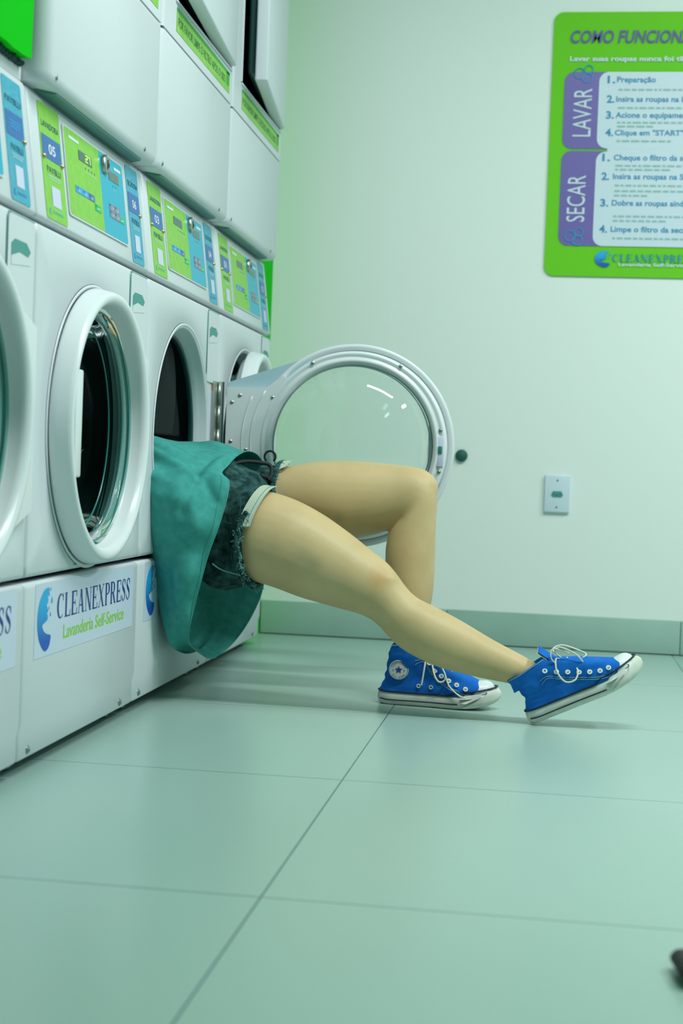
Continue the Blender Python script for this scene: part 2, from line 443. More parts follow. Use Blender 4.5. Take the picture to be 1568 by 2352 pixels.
def door_hinge_side(b):
    f = lambda u, v, d: Vector((d, u, v))
    # outer cover reaching to the hinge along straight tangents, and the squarer inner flange on it
    o = [(-.345+.249*math.cos(t), .249*math.sin(t)) for t in [math.radians(60-120*k/16+0) for k in range(17)]]
    pts = [(-.012, .150), (-.222, .214)]
    arc = [(DC+.214*math.cos(math.radians(62-124*k/20)), .214*math.sin(math.radians(62-124*k/20))) for k in range(21)]
    cover = [(-.012, -.150), (-.012, .150), (-.226, .221)]+[(DC+.232*math.cos(math.radians(60-120*k/20)), .232*math.sin(math.radians(60-120*k/20))) for k in range(21)]+[(-.226, -.221)]
    b.prism(cover, f, .0085, .0125, whiteg); b.prism(cover, f, .004, .0084, mat('cover_inner_plastic', (.42, .58, .66), .2))
    fl = [(-.016, -.138), (-.016, .138), (-.118, .139), (-.16, .172)]+[(DC+.228*math.cos(math.radians(44-88*k/20)), .228*math.sin(math.radians(44-88*k/20))) for k in range(21)]+[(-.16, -.172), (-.118, -.139)]
    b.prism(fl, f, -.011, .0035, whiteg)
    rib = [(DC+.262*math.cos(math.radians(30-60*k/18)), .262*math.sin(math.radians(30-60*k/18))) for k in range(19)]
    b.tube([Vector((-.0112, u, v)) for u, v in rib], .0022, whiteg, 6)
    rib = [(DC+.285*math.cos(math.radians(24-48*k/18)), .285*math.sin(math.radians(24-48*k/18))) for k in range(19)]
    b.tube([Vector((-.0112, u, v)) for u, v in rib], .0018, whiteg, 6)
def door_cover(b):
    f = lambda u, v, d: Vector((d, u, v))
    cover = [(-.012, -.150), (-.012, .150), (-.215, .213)]+[(DC+.24*math.cos(math.radians(60-120*k/20)), .24*math.sin(math.radians(60-120*k/20))) for k in range(21)]+[(-.215, -.213)]
def bowl(mm):
    def fn(b):
        b.lathe([(.222, .010), (.206, .004), (.203, -.012), (.200, -.03), (.197, -.055), (.192, -.075), (.182, -.095), (.165, -.112), (.135, -.127), (.095, -.137), (.05, -.142), (.0, -.1435)], (0, DC, 0), mm, 96)
    return fn
def rim(b):
    for r, x, t in ((.2035, -.004, .0022), (.199, -.03, .0016), (.2145, .007, .002)):
        ring = [Vector((x, DC+r*math.cos(2*math.pi*k/96), r*math.sin(2*math.pi*k/96))) for k in range(96)]
        b.tube(ring, t, rimm, 8, closed=True)
def ring_label(b):
    n, V = 6, []
    for k in range(n+1):
        a = math.radians(97+20*k/n)
        V += [Vector((.013, DC+.2504*math.cos(a), .2504*math.sin(a))), Vector((.031, DC+.2494*math.cos(a), .2494*math.sin(a)))]
    b.add(V, [(2*i, 2*i+2, 2*i+3, 2*i+1) for i in range(n)], labw)
def door_handle(b):
    # block on the free side of the ring, bridging from its face over the glass edge
    b.box(.012, .0413, -.343-.2275, -.343-.190, -.094, .094, whiteg, .004, 3)
def hinge(b):
    # two leaves and a knuckle barrel in the gap between cabinet and door
    b.box(-.0045, .0005, -.055, .010, -.150, .150, steel, .001)
    b.box(-.002, .0125, -.0135, -.0115, -.150, .150, steel, .0006)
    b.box(.0125, .0165, -.0125, -.010, -.150, .150, seamm)
    b.box(-.006, -.002, -.0145, -.0125, -.150, .150, seamm)
    for k in range(5): b.tube([(.005, -.015, -.148+.06*k), (.005, -.015, -.148+.06*k+.056)], .0036, steel, 10)
def latch(b):
    y = DC-.2225
    b.box(-.0165, -.012, y-.010, y+.010, -.045, .03, labw, .001)
    b.box(-.0195, -.013, y-.006, y+.004, -.012, .006, sockm, .001)
    b.lathe([(0, -.017), (.004, -.0165), (.005, -.0135)], (0, y, .046), boltm, 12)
    b.lathe([(0, -.017), (.004, -.0165), (.005, -.0135)], (0, y, -.058), boltm, 12)
def screw(b):
    b.lathe([(0, -.0025), (.003, -.0022), (.0052, 0)], (0, 0, 0), steel, 14)
    b.box(-.0031, -.002, -.0028, .0028, -.0006, .0006, seamm)

def drawer(b):
    # face plate outline in the upper far corner, with a half-moon finger pocket
    y0, y1, z0, z1 = .552, .672, .742, .918
    f = lambda u, v, d: Vector((d, u, v))
    out = rrect(y0, z0, y1, z1, .012)
    b.prism(out, f, .0003, .0028, white)
def drawer_pocket(b):
    f = lambda u, v, d: Vector((d, u, v))
    pts = [(.566, .872), (.580, .880), (.632, .880), (.652, .868), (.640, .858), (.600, .861), (.566, .852)]
    b.prism(pts, f, .0029, .0036, pockm)
    b.prism([(.566, .852), (.600, .861), (.640, .858), (.652, .866), (.652, .846), (.566, .838)], f, .0029, .0036, white)
def drawer_gap(b):
    f = lambda u, v, d: Vector((d, u, v))
    b.tube([f(.550, .76, .001), f(.550, .910, .001), f(.556, .9195, .001), f(.672, .9195, .001)], .0011, pockm, 6)
    b.tube([f(.600, .741, .002), f(.664, .741, .002)], .0013, pockm, 6)

# narrow serif capitals drawn as strokes and stems (unit height)
def serif(b, s, box, f, m):
    cw = {'C': .86, 'L': .78, 'E': .80, 'A': .92, 'N': .95, 'X': .95, 'P': .74, 'R': .90, 'S': .66}
    gap = .10; tot = sum(cw[c] for c in s)+gap*(len(s)-1); u0, v0, u1, v1 = box; su = (u1-u0)/tot; sv = v1-v0; x = 0
    TH, HL, SF = .20, .055, .05
    for ch in s:
        wd = cw[ch]
        g = lambda a, c, x=x: f(u0+(x+a)*su, v0+c*sv)
        def q(a0, c0, a1, c1): b.add([g(a0, c0), g(a1, c0), g(a1, c1), g(a0, c1)], [(0, 1, 2, 3)], m)
        def ln(a0, c0, a1, c1, t): b.add([g(a0-t/2, c0), g(a0+t/2, c0), g(a1+t/2, c1), g(a1-t/2, c1)], [(0, 1, 2, 3)], m)
        def sf(a, c, l=.17): q(a-l, c, a+l, c+SF*.7)
        def stem(a): q(a-TH/2, 0, a+TH/2, 1); sf(a, 0); sf(a, 1-SF*.7)
        if ch in 'LE':
            stem(.2); q(.2, 0, wd-.02, HL); ln(wd-.05, 0, wd-.01, .27, .06)
            if ch == 'E':
                q(.2, 1-HL, wd-.05, 1); ln(wd-.07, 1, wd-.07, .76, .06); q(.2, .5-HL/2, wd-.22, .5+HL/2); q(wd-.27, .38, wd-.22, .62)
        elif ch in 'PR':
            stem(.2); n = 14; pts = [(.2, .97)]+[(.42+.24*math.sin(math.pi*k/n), .735+.235*math.cos(math.pi*k/n)) for k in range(n+1)]+[(.2, .5)]
            wds = [.05]+[.05+.15*math.sin(math.pi*k/n)**2 for k in range(n+1)]+[.05]
            b.stroke(pts, wds, g, m)
            if ch == 'R': ln(.48, .5, .78, 0, TH); sf(.80, 0, .12)
        elif ch == 'A':
            ln(.14, 0, .46, 1, HL); ln(.76, 0, .46, 1, TH); q(.25, .3, .66, .3+HL); sf(.14, 0, .12); sf(.77, 0, .15)
        elif ch == 'N':
            ln(.15, 0, .15, 1, HL); ln(.82, 0, .82, 1, HL); ln(.17, 1, .80, 0, TH); sf(.15, 0, .13); sf(.1, 1-SF*.7, .12); sf(.82, 1-SF*.7, .13)
        elif ch == 'X':
            ln(.78, 0, .18, 1, TH); ln(.14, 0, .80, 1, HL); sf(.14, 0, .12); sf(.80, 0, .15); sf(.17, 1-SF*.7, .15); sf(.80, 1-SF*.7, .12)
        elif ch == 'C':
            n = 22; pts = []; wds = []
            for k in range(n+1):
                a = math.radians(48+264*k/n); pts.append((.47+.38*math.cos(a), .5+.48*math.sin(a))); wds.append(.05+.17*max(0, -math.cos(a))**1.3)
            b.stroke(pts, wds, g, m); ln(.76, .70, .76, 1, .06)
        elif ch == 'S':
            P = cr([(.56, .78, 0), (.46, .95, 0), (.30, .97, 0), (.13, .84, 0), (.16, .66, 0), (.33, .52, 0), (.50, .38, 0), (.54, .20, 0), (.40, .04, 0), (.24, .02, 0), (.08, .20, 0)], 4)
            n = len(P); wds = [.05+.15*math.exp(-((i/(n-1)-.5)/.2)**2) for i in range(n)]
            b.stroke([(p.x, p.y) for p in P], wds, g, m); ln(.57, .70, .57, .98, .045); ln(.07, .02, .07, .3, .045)
        x += wd+gap

LOGO = [(-0.2244, 0.3106), (-0.2471, 0.3084), (-0.2682, 0.2928), (-0.2785, 0.2728), (-0.2795, 0.2482), (-0.27, 0.2244), (-0.2514, 0.207), (-0.2338, 0.2006), (-0.2171, 0.207), (-0.2096, 0.2199), (-0.2103, 0.2268), (-0.2251, 0.2293), (-0.2428, 0.235), (-0.2533, 0.2437), (-0.2526, 0.2484), (-0.2415, 0.2512), (-0.2277, 0.2557), (-0.2283, 0.2625), (-0.2316, 0.2667), (-0.225, 0.27), (-0.2297, 0.2762), (-0.2341, 0.2804), (-0.2277, 0.2857), (-0.2271, 0.2915), (-0.2298, 0.2956), (-0.2234, 0.3009)]
DROPS = [(-0.2154, 0.308, .0035), (-0.2221, 0.2992, .0032), (-0.2076, 0.288, .0058), (-0.2221, 0.2759, .003), (-0.214, 0.2636, .004)]
def crescent(b, f, sc=1.0):
    P = [(p.x, p.y) for p in cr([(a, c, 0) for a, c in LOGO], 3, True)]
    b.add([f(a, c) for a, c in P], [tuple(range(len(P)))], cresm)
    for (u, v, r) in DROPS:
        pts = [f(u, v+r*1.25)]+[f(u+r*.8*math.cos(t), v-r*.35+r*.7*math.sin(t)) for t in [math.radians(30-240*k/8) for k in range(9)]]
        b.poly(pts, cresm)
def logo_film(b):
    f = lambda u, v, d: Vector((d, u+W/2, v))
    b.prism(rrect(-.292, .192, .306, .3205, .003), f, .0002, .0006, logo_bg)
def logo_crescent(b): crescent(b, lambda u, v: Vector((.0010, u+W/2, v)))
def logo_text(b):
    f = lambda u, v: Vector((.0010, u+W/2, v))
    serif(b, 'CLEANEXPRESS', (-.178, .2512, .281, .2952), f, logo_txt)
def logo_sub(b):
    b.text('Lavanderia Self-Service', lambda u, v: Vector((.0010, u+W/2, v)), (-.140, .2128, .241, .2385), logo_grn, bold=.012)

def panel_body(b):
    f = lambda u, v, d: CP(u, v, d)
    b.prism(rrect(.170, .966, .539, 1.127, .008), f, .0004, .0028, white)
def SU(u): return .175+.360*u
def SV(v): return 1.124-.155*v
def quad(b, u0, v0, u1, v1, d, m):
    b.add([CP(SU(u0), SV(v1), d), CP(SU(u1), SV(v1), d), CP(SU(u1), SV(v0), d), CP(SU(u0), SV(v0), d)], [(0, 1, 2, 3)], m)
def panel_face(b):
    pts = [p for p in rrect(.175, .969, .535, 1.124, .007)]
    f = lambda u, v, d: CP(u, v, d)
    L = [p for p in pts if p[0] < SU(.5)]; 
    left = [(SU(.565), .969), (SU(.565), 1.124)]+[p for p in pts if p[0] < SU(.5)]
    right = [(SU(.565), 1.124), (SU(.565), .969)]+[p for p in pts if p[0] > SU(.5) and p[1] < 1.0]+[p for p in pts if p[0] > SU(.5) and p[1] > 1.0]
    b.add([CP(u, v, .0031) for u, v in left], [tuple(range(len(left)))], grn_st)
    b.add([CP(u, v, .0031) for u, v in right], [tuple(range(len(right)))], teal_st)
    panel_marks(b)
def button_fns():
    out = []
    def mk(u0, v0, u1, v1, mm, glyphs_):
        def fn(b):
            c = [CP(SU(a_), SV(b_), d_) for d_ in (.0031, .0038) for a_, b_ in ((u0, v1), (u1, v1), (u1, v0), (u0, v0))]
            b.add(c, [(0, 1, 2, 3), (4, 5, 6, 7)]+[(i, (i+1) % 4, 4+(i+1) % 4, 4+i) for i in range(4)], mm)
            for (p, q, r_, s_, m_) in glyphs_: quad(b, p, q, r_, s_, .0042, m_)
        return fn
    for k, mm in enumerate((btn_l, btn_l, btn_n)):
        o_ = .104*k
        out.append(('button', mk(.110+o_, .625, .212+o_, .705, mm, [(.135+o_, .635, .145+o_, .66, ink), (.15+o_, .665, .185+o_, .672, inkp), (.15+o_, .682, .18+o_, .688, inkp)])))
    out.append(('start_button', mk(.418, .712, .520, .795, btn_g, [(.43, .72, .44, .745, ink), (.45, .752, .50, .764, inkp)])))
    for (u, v) in ((.685, .592), (.778, .592), (.685, .679), (.778, .679)):
        out.append(('button', mk(u, v, u+.091, v+.085, btn_grey, [(u+.008, v+.008, u+.02, v+.03, ink), (u+.033, v+.038, u+.078, v+.044, inkp), (u+.033, v+.056, u+.068, v+.062, inkp)])))
    out.append(('start_button', mk(.870, .692, .950, .762, btn_g, [(.885, .725, .935, .737, inkp)])))
    return out
def panel_marks(b):
    for k in range(4): quad(b, .305+.05*k, .335, .313+.05*k, .36, .0036, ink)
    for k in range(4): quad(b, .305+.05*k, .385, .335+.05*k, .392, .0036, inkp)
    for k in range(2): quad(b, .79+.045*k, .33, .797+.045*k, .35, .0036, ink); quad(b, .79+.045*k, .385, .815+.045*k, .391, .0036, inkp)
    quad(b, .065, .075, .225, .108, .0036, inkp); quad(b, .833, .078, .958, .115, .0036, inkp)
def display_fn(u0, v0, u1, v1, mm):
    return lambda b: b.prism([(SU(u0), SV(v1)), (SU(u1), SV(v1)), (SU(u1), SV(v0)), (SU(u0), SV(v0))], lambda u, v, d: CP(u, v, d), .0032, .0038, mm)
def digits(b):
    segs = {'2': 'abged', '7': 'abc'}
    u, v, wu, hv = .318, .19, .030, .075
    for ch in '27':
        A = {'a': (0, 0, 1, 0), 'b': (1, 0, 1, .5), 'c': (1, .5, 1, 1), 'd': (0, 1, 1, 1), 'e': (0, .5, 0, 1), 'f': (0, 0, 0, .5), 'g': (0, .5, 1, .5)}
        for s in segs[ch]:
            a0, b0, a1, b1 = A[s]; t = .0035
            quad(b, u+a0*wu-t, v+b0*hv-t*1.6, u+a1*wu+t, v+b1*hv+t*1.6, .0043, digm)
        u += .046
def coin_slot(b):
    c = CP(SU(.645), SV(.14), .0031)
    b.lathe([(.019, 0), (.019, .006), (.016, .0085), (0, .0085)], c, steel, 7)
    b.box(c.x+.0086, c.x+.0095, c.y-.0015, c.y+.0015, c.z-.009, c.z+.009, seamm)
    b.box(c.x+.0086, c.x+.0095, c.y+.006, c.y+.009, c.z-.004, c.z+.004, seamm)
def strip_sticker(x0, x1, mm):
    def fn(b):
        b.prism(rrect(x0, .941, x1, 1.138, .006), lambda u, v, d: CP(u, v, d), .0003, .0009, mm)
    return fn
def strip_print(x0, x1, title, num, teal):
    def fn(b):
        P = lambda u, v: CP(x0+(x1-x0)*u, 1.138-.197*v, .0014)
        tb = lambda s, bx, m, **k: b.text(s, lambda u, v: P(u, 1-v), (bx[0], 1-bx[3], bx[2], 1-bx[1]), m, **k)
        tb(title, (.10, .150, .92, .205), ink, bold=.005)
        b.add([P(.06, .275), P(.94, .275), P(.94, .475), P(.06, .475)], [(0, 1, 2, 3)], blue_bx)
        P2 = lambda u, v: CP(x0+(x1-x0)*u, 1.138-.197*v, .0018)
        if num: b.text(num, lambda u, v: P2(u, 1-v), (.34, 1-.425, .66, 1-.335), inkp, bold=.02)
        else:
            for k, l in enumerate((.62, .55, .5)): b.add([P2(.5-l/2, .345+.025*k), P2(.5+l/2, .345+.025*k), P2(.5+l/2, .353+.025*k), P2(.5-l/2, .353+.025*k)], [(0, 1, 2, 3)], post_c)
        tb('PAYBLU', (.20, .535, .84, .59), ink, bold=.004)
        for k, l in enumerate((.6, .5)): b.add([P(.52-l/2, .615+.022*k), P(.52+l/2, .615+.022*k), P(.52+l/2, .621+.022*k), P(.52-l/2, .621+.022*k)], [(0, 1, 2, 3)], post_w)
        b.add([P(.33, .70), P(.74, .70), P(.74, .875), P(.33, .875)], [(0, 1, 2, 3)], labw)
        tb('CLEANEXPRESS', (.30, .915, .80, .94), teal_st if not teal else blue_bx)
        c = [P(.20+.05*math.cos(t)*(1 if k < 12 else .6)+(0 if k < 12 else .02), .928+.03*math.sin(t)*(1 if k < 12 else .7)) for k, t in enumerate([math.radians(60+20*j*1.25) for j in range(12)]+[math.radians(335-25*j) for j in range(12)])]
        b.poly(c, teal_st if not teal else blue_bx)
    return fn
def bolt(b):
    b.lathe([(0, .0045), (.0045, .004), (.0055, .0015), (.0075, .001), (.008, 0)], (0, 0, 0), boltm, 12)
def dome_screw(b):
    b.lathe([(0, .005), (.0025, .0045), (.0042, .002), (.0048, 0)], (0, 0, 0), brass, 12)

def washer(k, label, nums, opened):
    """k counts machines from the back wall."""
    t = empty('washer', (0, YE-(k+1)*W, 0), label, 'washing machine', 'row of white front-loading washers')
    part('front_panel', front_panel, t, 'w_front'); part('cabinet', cabinet, t, 'w_cab'); part('lower_panel', lower_panel, t, 'w_low')
    part('control_panel', control_panel, t, 'w_ctl'); part('door_bezel', bezel, t, 'w_bez'); part('gasket', gasket, t, 'w_gas'); part('drum', drum, t, 'w_drum')
    d = part('soap_drawer', drawer, t, 'w_drw'); part('finger_pocket', drawer_pocket, d, 'w_pock'); part('drawer_gap', drawer_gap, d, 'w_dgap')
    f = part('logo_decal', logo_film, t, 'w_film', label='pale decal with a blue splash and the shop lettering')
    part('splash_emblem', logo_crescent, f, 'w_cres'); part('shop_lettering', logo_text, f, 'w_ltx'); part('green_lettering', logo_sub, f, 'w_lsub')
    p = part('payment_panel', panel_body, t, 'w_pan')
    part('printed_face', panel_face, p, 'w_face'); part('display', display_fn(.208, .172, .424, .288, dispm), p, 'w_dispa'); part('display', display_fn(.724, .164, .904, .283, disp2), p, 'w_dispb')
    for q_, (nm, fn_) in enumerate(button_fns()): part(nm, fn_, p, 'w_btn%d' % q_)
    part('coin_slot', coin_slot, p, 'w_coin')
    if nums and nums[0] == '05': part('digits', digits, p, 'w_dig', label='glowing yellow digits 27')
    s = part('lime_sticker', strip_sticker(.048, .158, grn_st), t, 'w_s1')
    part('sticker_print', strip_print(.048, .158, 'LAVADORA', nums[0] if nums else None, False), s)
    for y, z in ((.056, 1.045), (.150, 1.045)): part('dome_screw', dome_screw, s, 'w_dsc', CP(y, z, .001))
    s = part('teal_sticker', strip_sticker(.568, .655, teal_st2), t, 'w_s2')
    part('sticker_print', strip_print(.568, .655, 'SECADORA' if nums else 'PAYBLU', nums[1] if nums else None, True), s)
    part('dome_screw', dome_screw, s, 'w_dsc', CP(.648, 1.045, .001))
    for y in (.046, .590): part('bolt', bolt, t, 'w_bolt', (-.004, y, .040))
    # door
    h = Vector((0, CY-DC, CZ)) if not opened else Vector((.012, CY-DC+.002, CZ))
    dr = part('door', door_frame, t, 'w_door', h)
    part('door_cover', door_hinge_side, dr, 'w_cov'); part('glass_bowl', bowl(glassm if opened else glassd), dr, 'w_bowl_o' if opened else 'w_bowl')
    part('glass_rim', rim, dr, 'w_rim'); part('handle', door_handle, dr, 'w_hdl'); part('latch', latch, dr, 'w_latch')
    if nums and not opened: part('ring_label', ring_label, dr, 'w_rlab')
    if k == 0: dr.rotation_euler = (0, 0, math.radians(2.6))
    if opened:
        dr.rotation_euler = (0, 0, math.radians(90))
        for (u, v) in ((-.05, .118), (-.135, .115), (-.235, .205), (-.459, .203), (-.07, -.02), (-.03, .10), (-.03, 0), (-.03, -.1), (-.30, -.226), (-.13, -.118)):
            part('screw', screw, dr, 'w_screw', (-.0115 if u > -.2 else -.0155, u, v))
        part('hinge', hinge, t, 'w_hinge', Vector((.006, CY-DC-.006, CZ)), label='steel strip hinge')
    return t
washer(3, 'leftmost washer, cut off by the left edge of the photo, under the green board', None, False)
washer(2, 'closed white washer numbered 05 with dark porthole, left of the person', ('05', '06'), False)
wc = washer(1, 'white washer numbered 03 with open door, the person lying halfway inside', ('03', '04'), True)
washer(0, 'rearmost washer beside the back wall, mostly hidden behind the open glass door', ('01', '02'), False)
# small sticker on the ring of the closed door and the care labels beside the open hinge
def care(b):
    y = CY+.300
    b.add([Vector((.0016, y-.014, CZ+z)) for z in ()], [], labw)
    q = lambda y0, y1, z0, z1, m: b.add([Vector((.0012, y0, z0)), Vector((.0012, y1, z0)), Vector((.0012, y1, z1)), Vector((.0012, y0, z1))], [(0, 1, 2, 3)], m)
    q(y-.022, y+.012, CZ-.11, CZ+.125, labw); orange = mat('orange_print', (.85, .30, .03), .5)
    for k in range(12): q(y-.018, y+.004-.004*(k % 3), CZ-.09+.017*k, CZ-.086+.017*k, post_s)
def care_o(b):
    y = CY+.300
    q = lambda y0, y1, z0, z1, m: b.add([Vector((.0014, y0, z0)), Vector((.0014, y1, z0)), Vector((.0014, y1, z1)), Vector((.0014, y0, z1))], [(0, 1, 2, 3)], m)
    q(y-.024, y+.014, CZ+.126, CZ+.142, MATS['orange_print']); q(y-.014, y+.008, CZ-.036, CZ-.024, btn_l)
cl = part('warning_label', care, wc, label='white warning label with an orange heading'); part('label_heading', care_o, cl)

# ------------------------------------------------------------------ dryers
DZ0, DZ1, DZT = 1.157, 1.453, 2.30
OY0, OY1, OZ0, OZ1 = .105, .668, 1.540, 2.16
def d_lower(b):
    y0, y1 = .002, W-.002
    prof = [(-.5, DZ1), (.006, DZ1), (.0095, DZ1-.003), (.010, DZ1-.008), (.010, DZ0+.018), (.007, DZ0+.007), (-.002, DZ0), (-.5, DZ0)]
    rings = []
    for y, d in ((y0, .030), (y0+.004, .016), (y0+.012, .005), (y0+.024, 0), (y1-.008, 0), (y1-.002, .003), (y1, .008)):
        rings.append([Vector((x-(d if x > -.3 else 0), y, z)) for x, z in prof])
    b.loft(rings, white, True, True)
def d_under(b):  # dark strip standing in for the shade on the dryer's white underside
    b.prism([(.055, -.030), (.630, -.030), (.612, -.004), (.085, -.004)], lambda u, v, d: Vector((v, u, d)), DZ0-.0045, DZ0-.0005, mat('underside_shade_tone', (.08, .24, .22), .5))
def d_upper(b):
    y0, y1 = .002, W-.002; z0, z1 = DZ1+.002, DZT
    for (a, c, e, g) in ((y0+.02, OY0, z0, z1), (OY1, y1, z0, z1), (OY0, OY1, z0, OZ0), (OY0, OY1, OZ1, z1)):
        b.box(-.06, .010, a, c, e, g, white)
    b.box(-.06, -.012, y0, y0+.02, z0, z1, white, .004)
    pr = [Vector((.010-.022*(1-math.sin(t)), y0+.02-.018*math.cos(t), 0)) for t in [math.pi/2*k/8 for k in range(9)]]
    b.loft([[p+Vector((0, 0, z)) for p in pr] for z in (z0, z1)], white, False, False)
    # rolled lip round the opening
    b.box(.008, .014, OY0-.006, OY0, OZ0, OZ1, white, .002); b.box(.008, .014, OY0, OY1, OZ0-.006, OZ0, white, .002)
    for a in ((-.74, -.06, y0, y0+.004, z0, z1), (-.74, -.06, y1-.004, y1, z0, z1), (-.745, -.74, y0, y1, DZ0, z1), (-.74, .01, y0, y1, z1-.004, z1)): b.box(*a, white)
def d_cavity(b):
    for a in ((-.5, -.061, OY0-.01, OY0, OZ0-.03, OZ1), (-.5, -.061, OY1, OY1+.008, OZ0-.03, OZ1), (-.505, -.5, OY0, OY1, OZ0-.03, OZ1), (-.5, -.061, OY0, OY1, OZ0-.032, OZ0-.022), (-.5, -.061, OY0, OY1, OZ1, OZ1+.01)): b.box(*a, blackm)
    b.box(-.30, -.07, OY0+.002, OY0+.34, OZ0-.02, OZ0+.014, mat('lint_screen', (.10, .28, .26), .6), .008)
def d_door(b):     # local to hinge: door spans -y
    w_ = OY1-OY0-.006
    b.box(-.022, .012, -w_, 0, OZ0+.006, OZ1-.006, white, .006, 3)
    b.box(-.045, -.022, -w_+.02, -.03, OZ0+.03, OZ1-.03, gaskm, .008)
def d_hinge(b): b.box(.0101, .0125, -.004, .004, -.03, .03, pockm, .0012)
def d_label(b): b.add([Vector((.0106, u, v)) for u, v in ((.118, 1.474), (.652, 1.474), (.652, 1.526), (.118, 1.526))], [(0, 1, 2, 3)], grn_st)
def d_text(b):
    b.text('POR FAVOR LIMPE O FILTRO APÓS O USO', lambda u, v: Vector((.0110, u, v)), (.13, 1.488, .60, 1.512), mat('dark_green_ink', (.05, .22, .05), .5), bold=.01)
    b.add([Vector((.0109, u, v)) for u, v in ((.118, 1.518), (.652, 1.518), (.652, 1.526), (.118, 1.526))], [(0, 1, 2, 3)], mat('mid_green_print', (.03, .40, .02), .4))
    b.add([Vector((.0109, u, v)) for u, v in ((.615, 1.490), (.645, 1.490), (.645, 1.522), (.615, 1.522))], [(0, 1, 2, 3)], mat('mid_green_print', (.03, .40, .02), .4))
def dryer(k, label, ajar):
    t = empty('dryer', (0, YE-(k+1)*W, 0), label, 'clothes dryer', 'white dryers stacked on the washers')
    part('lower_panel', d_lower, t, 'd_low'); part('cabinet', d_upper, t, 'd_up'); part('drum_cavity', d_cavity, t, 'd_cav')
    d = part('door', d_door, t, 'd_door', Vector((.012, OY1-.001, 0))); d.rotation_euler = (0, 0, math.radians(ajar))
    for z in (1.62, 2.06): part('hinge_cover', d_hinge, t, 'd_hng', (0, W-.012, z))
    s = part('filter_sticker', d_label, t, 'd_lab'); part('sticker_print', d_text, s, 'd_txt')
    part('underside_shade', d_under, t, 'd_und')
    for y in (.046, .592): part('bolt', bolt, t, 'd_bolt', (.0065, y, DZ0+.016))
    return t
dryer(2, 'dryer above washer 05, nearest the green board, its door out of view', 3.0)
dryer(1, 'middle dryer above washer 03 with door ajar and lime sticker', 4.0)
dryer(0, 'rearmost dryer next to the back wall, door ajar showing a black gap', 5.6)

# green board that closes the space over the leftmost washer
gb = empty('green_board', (-.013, -2.72, 1.175), 'bright green board above the leftmost washer in the upper left corner', 'wall board')
def gbd(b):
    n = 40; y0, y1 = -.50, .356; lower = []
    for k in range(n+1):
        y = y0+(y1-y0)*k/n; lower.append((y, .008+.004*noise.noise(Vector((y*38, 3.1, 0)))+(.004 if k == n else 0)))
    out = lower+[(y1+.012, .34), (y1+.012, .95), (y0, .95)]
    b.prism(out, lambda u, v, d: Vector((d, u, v)), -.04, 0, board_g)
part('board', gbd, gb)
def gfoam(b):  # ragged foam edge, its dark colour painting the shadow below the board
    for k in range(60):
        y = -.48+.832*k/59; r = .006+.004*abs(noise.noise(Vector((y*60, 0, 0))))
        b.sphere(Vector((-.02, y, .004+.003*noise.noise(Vector((y*90, 5, 0))))), r, foam_d, 8, (1.6, 1.2, .8))
part('foam_edge', gfoam, gb, label='ragged foam along the lower edge, coloured dark for its shadow')
def rail(b): b.box(-.09, -.034, -.34, .342, 0, .025, white, .004)
rl = part('top_rail', rail, None, None, (0, YE-4*W+.343, 1.1515)); tag(rl, 'white rail between the leftmost washer and the green board', 'rail')

# ------------------------------------------------------------------ wall things
ps = empty('instruction_poster', (1.21, -.004, 1.575), 'large lime green instruction poster on the back wall, purple side tabs', 'poster')
def PW(d): return lambda u, v: Vector((u-1.21, d, v-1.575))
X0, X1, Z0, Z1 = .806, 1.615, 1.168, 1.985
part('backing', lambda b: b.prism(rrect(X0, Z0, X1, Z1, .03, 8), lambda u, v, d: Vector((u-1.21, d, v-1.575)), -.002, .0035, post_g), ps)
for (z0, z1) in ((1.562, 1.800), (1.262, 1.556)):
    part('purple_tab', lambda b: b.add([PW(-.0040)(u, v) for u, v in rrect(.846, z0, 1.2, z1, .03)], [tuple(range(28))], post_p), ps)
for z0, z1, d in ((1.564, 1.800, -.0046), (1.262, 1.554, -.0047)):
    part('white_card', lambda b: b.add([PW(d)(u, v) for u, v in rrect(.952, z0, 1.59, z1, .03)], [tuple(range(28))], post_w), ps)
part('white_card', lambda b: b.add([PW(-.0044)(u, v) for u, v in ((.985, 1.54), (1.585, 1.54), (1.585, 1.58), (.985, 1.58))], [(0, 1, 2, 3)], post_w), ps)
def ptitle(b): b.text('COMO FUNCIONA', PW(-.0052), (.859, 1.888, 1.226, 1.928), post_h, bold=.018, shear=.18)
part('title', ptitle, ps)
def psub(b): b.text('Lavar suas roupas nunca foi tão fácil', PW(-.0052), (.859, 1.828, 1.272, 1.848), post_w, bold=.03)
part('subtitle', psub, ps)
for tx, z0, z1, u0 in (('LAVAR', 1.600, 1.748, .876), ('SECAR', 1.336, 1.480, .868)):
    part('tab_lettering', lambda b: b.text(tx, lambda u, v: PW(-.0052)(u0-v, u), (z0, -.056, z1, 0), post_w), ps)
def psteps(b):
    rows = [('1.', 'Preparação', 1.766, 1.124), ('2.', 'Insira as roupas na Lavadora', 1.706, 1.297), ('3.', 'Acione o equipamento', 1.657, 1.245), ('4.', 'Clique em "START"', 1.603, 1.214),
            ('1.', 'Cheque o filtro da secadora', 1.526, 1.300), ('2.', 'Insira as roupas na Secadora', 1.468, 1.305), ('3.', 'Dobre as roupas ainda', 1.386, 1.235), ('4.', 'Limpe o filtro da secadora', 1.305, 1.285)]
    return rows
for i, (n, tx, z, x1) in enumerate(psteps(None)):
    def one(b):
        dx = -.006 if i > 3 else 0
        b.text(n, PW(-.0054), (.977+dx, z-.002, 1.001+dx, z+.022), post_t, bold=.03)
        b.text(tx, PW(-.0054), (1.006, z-.004 if any(c in tx for c in 'pqç') else z, x1, z+.019), post_t, bold=.02)
    part('step_lettering', one, ps)
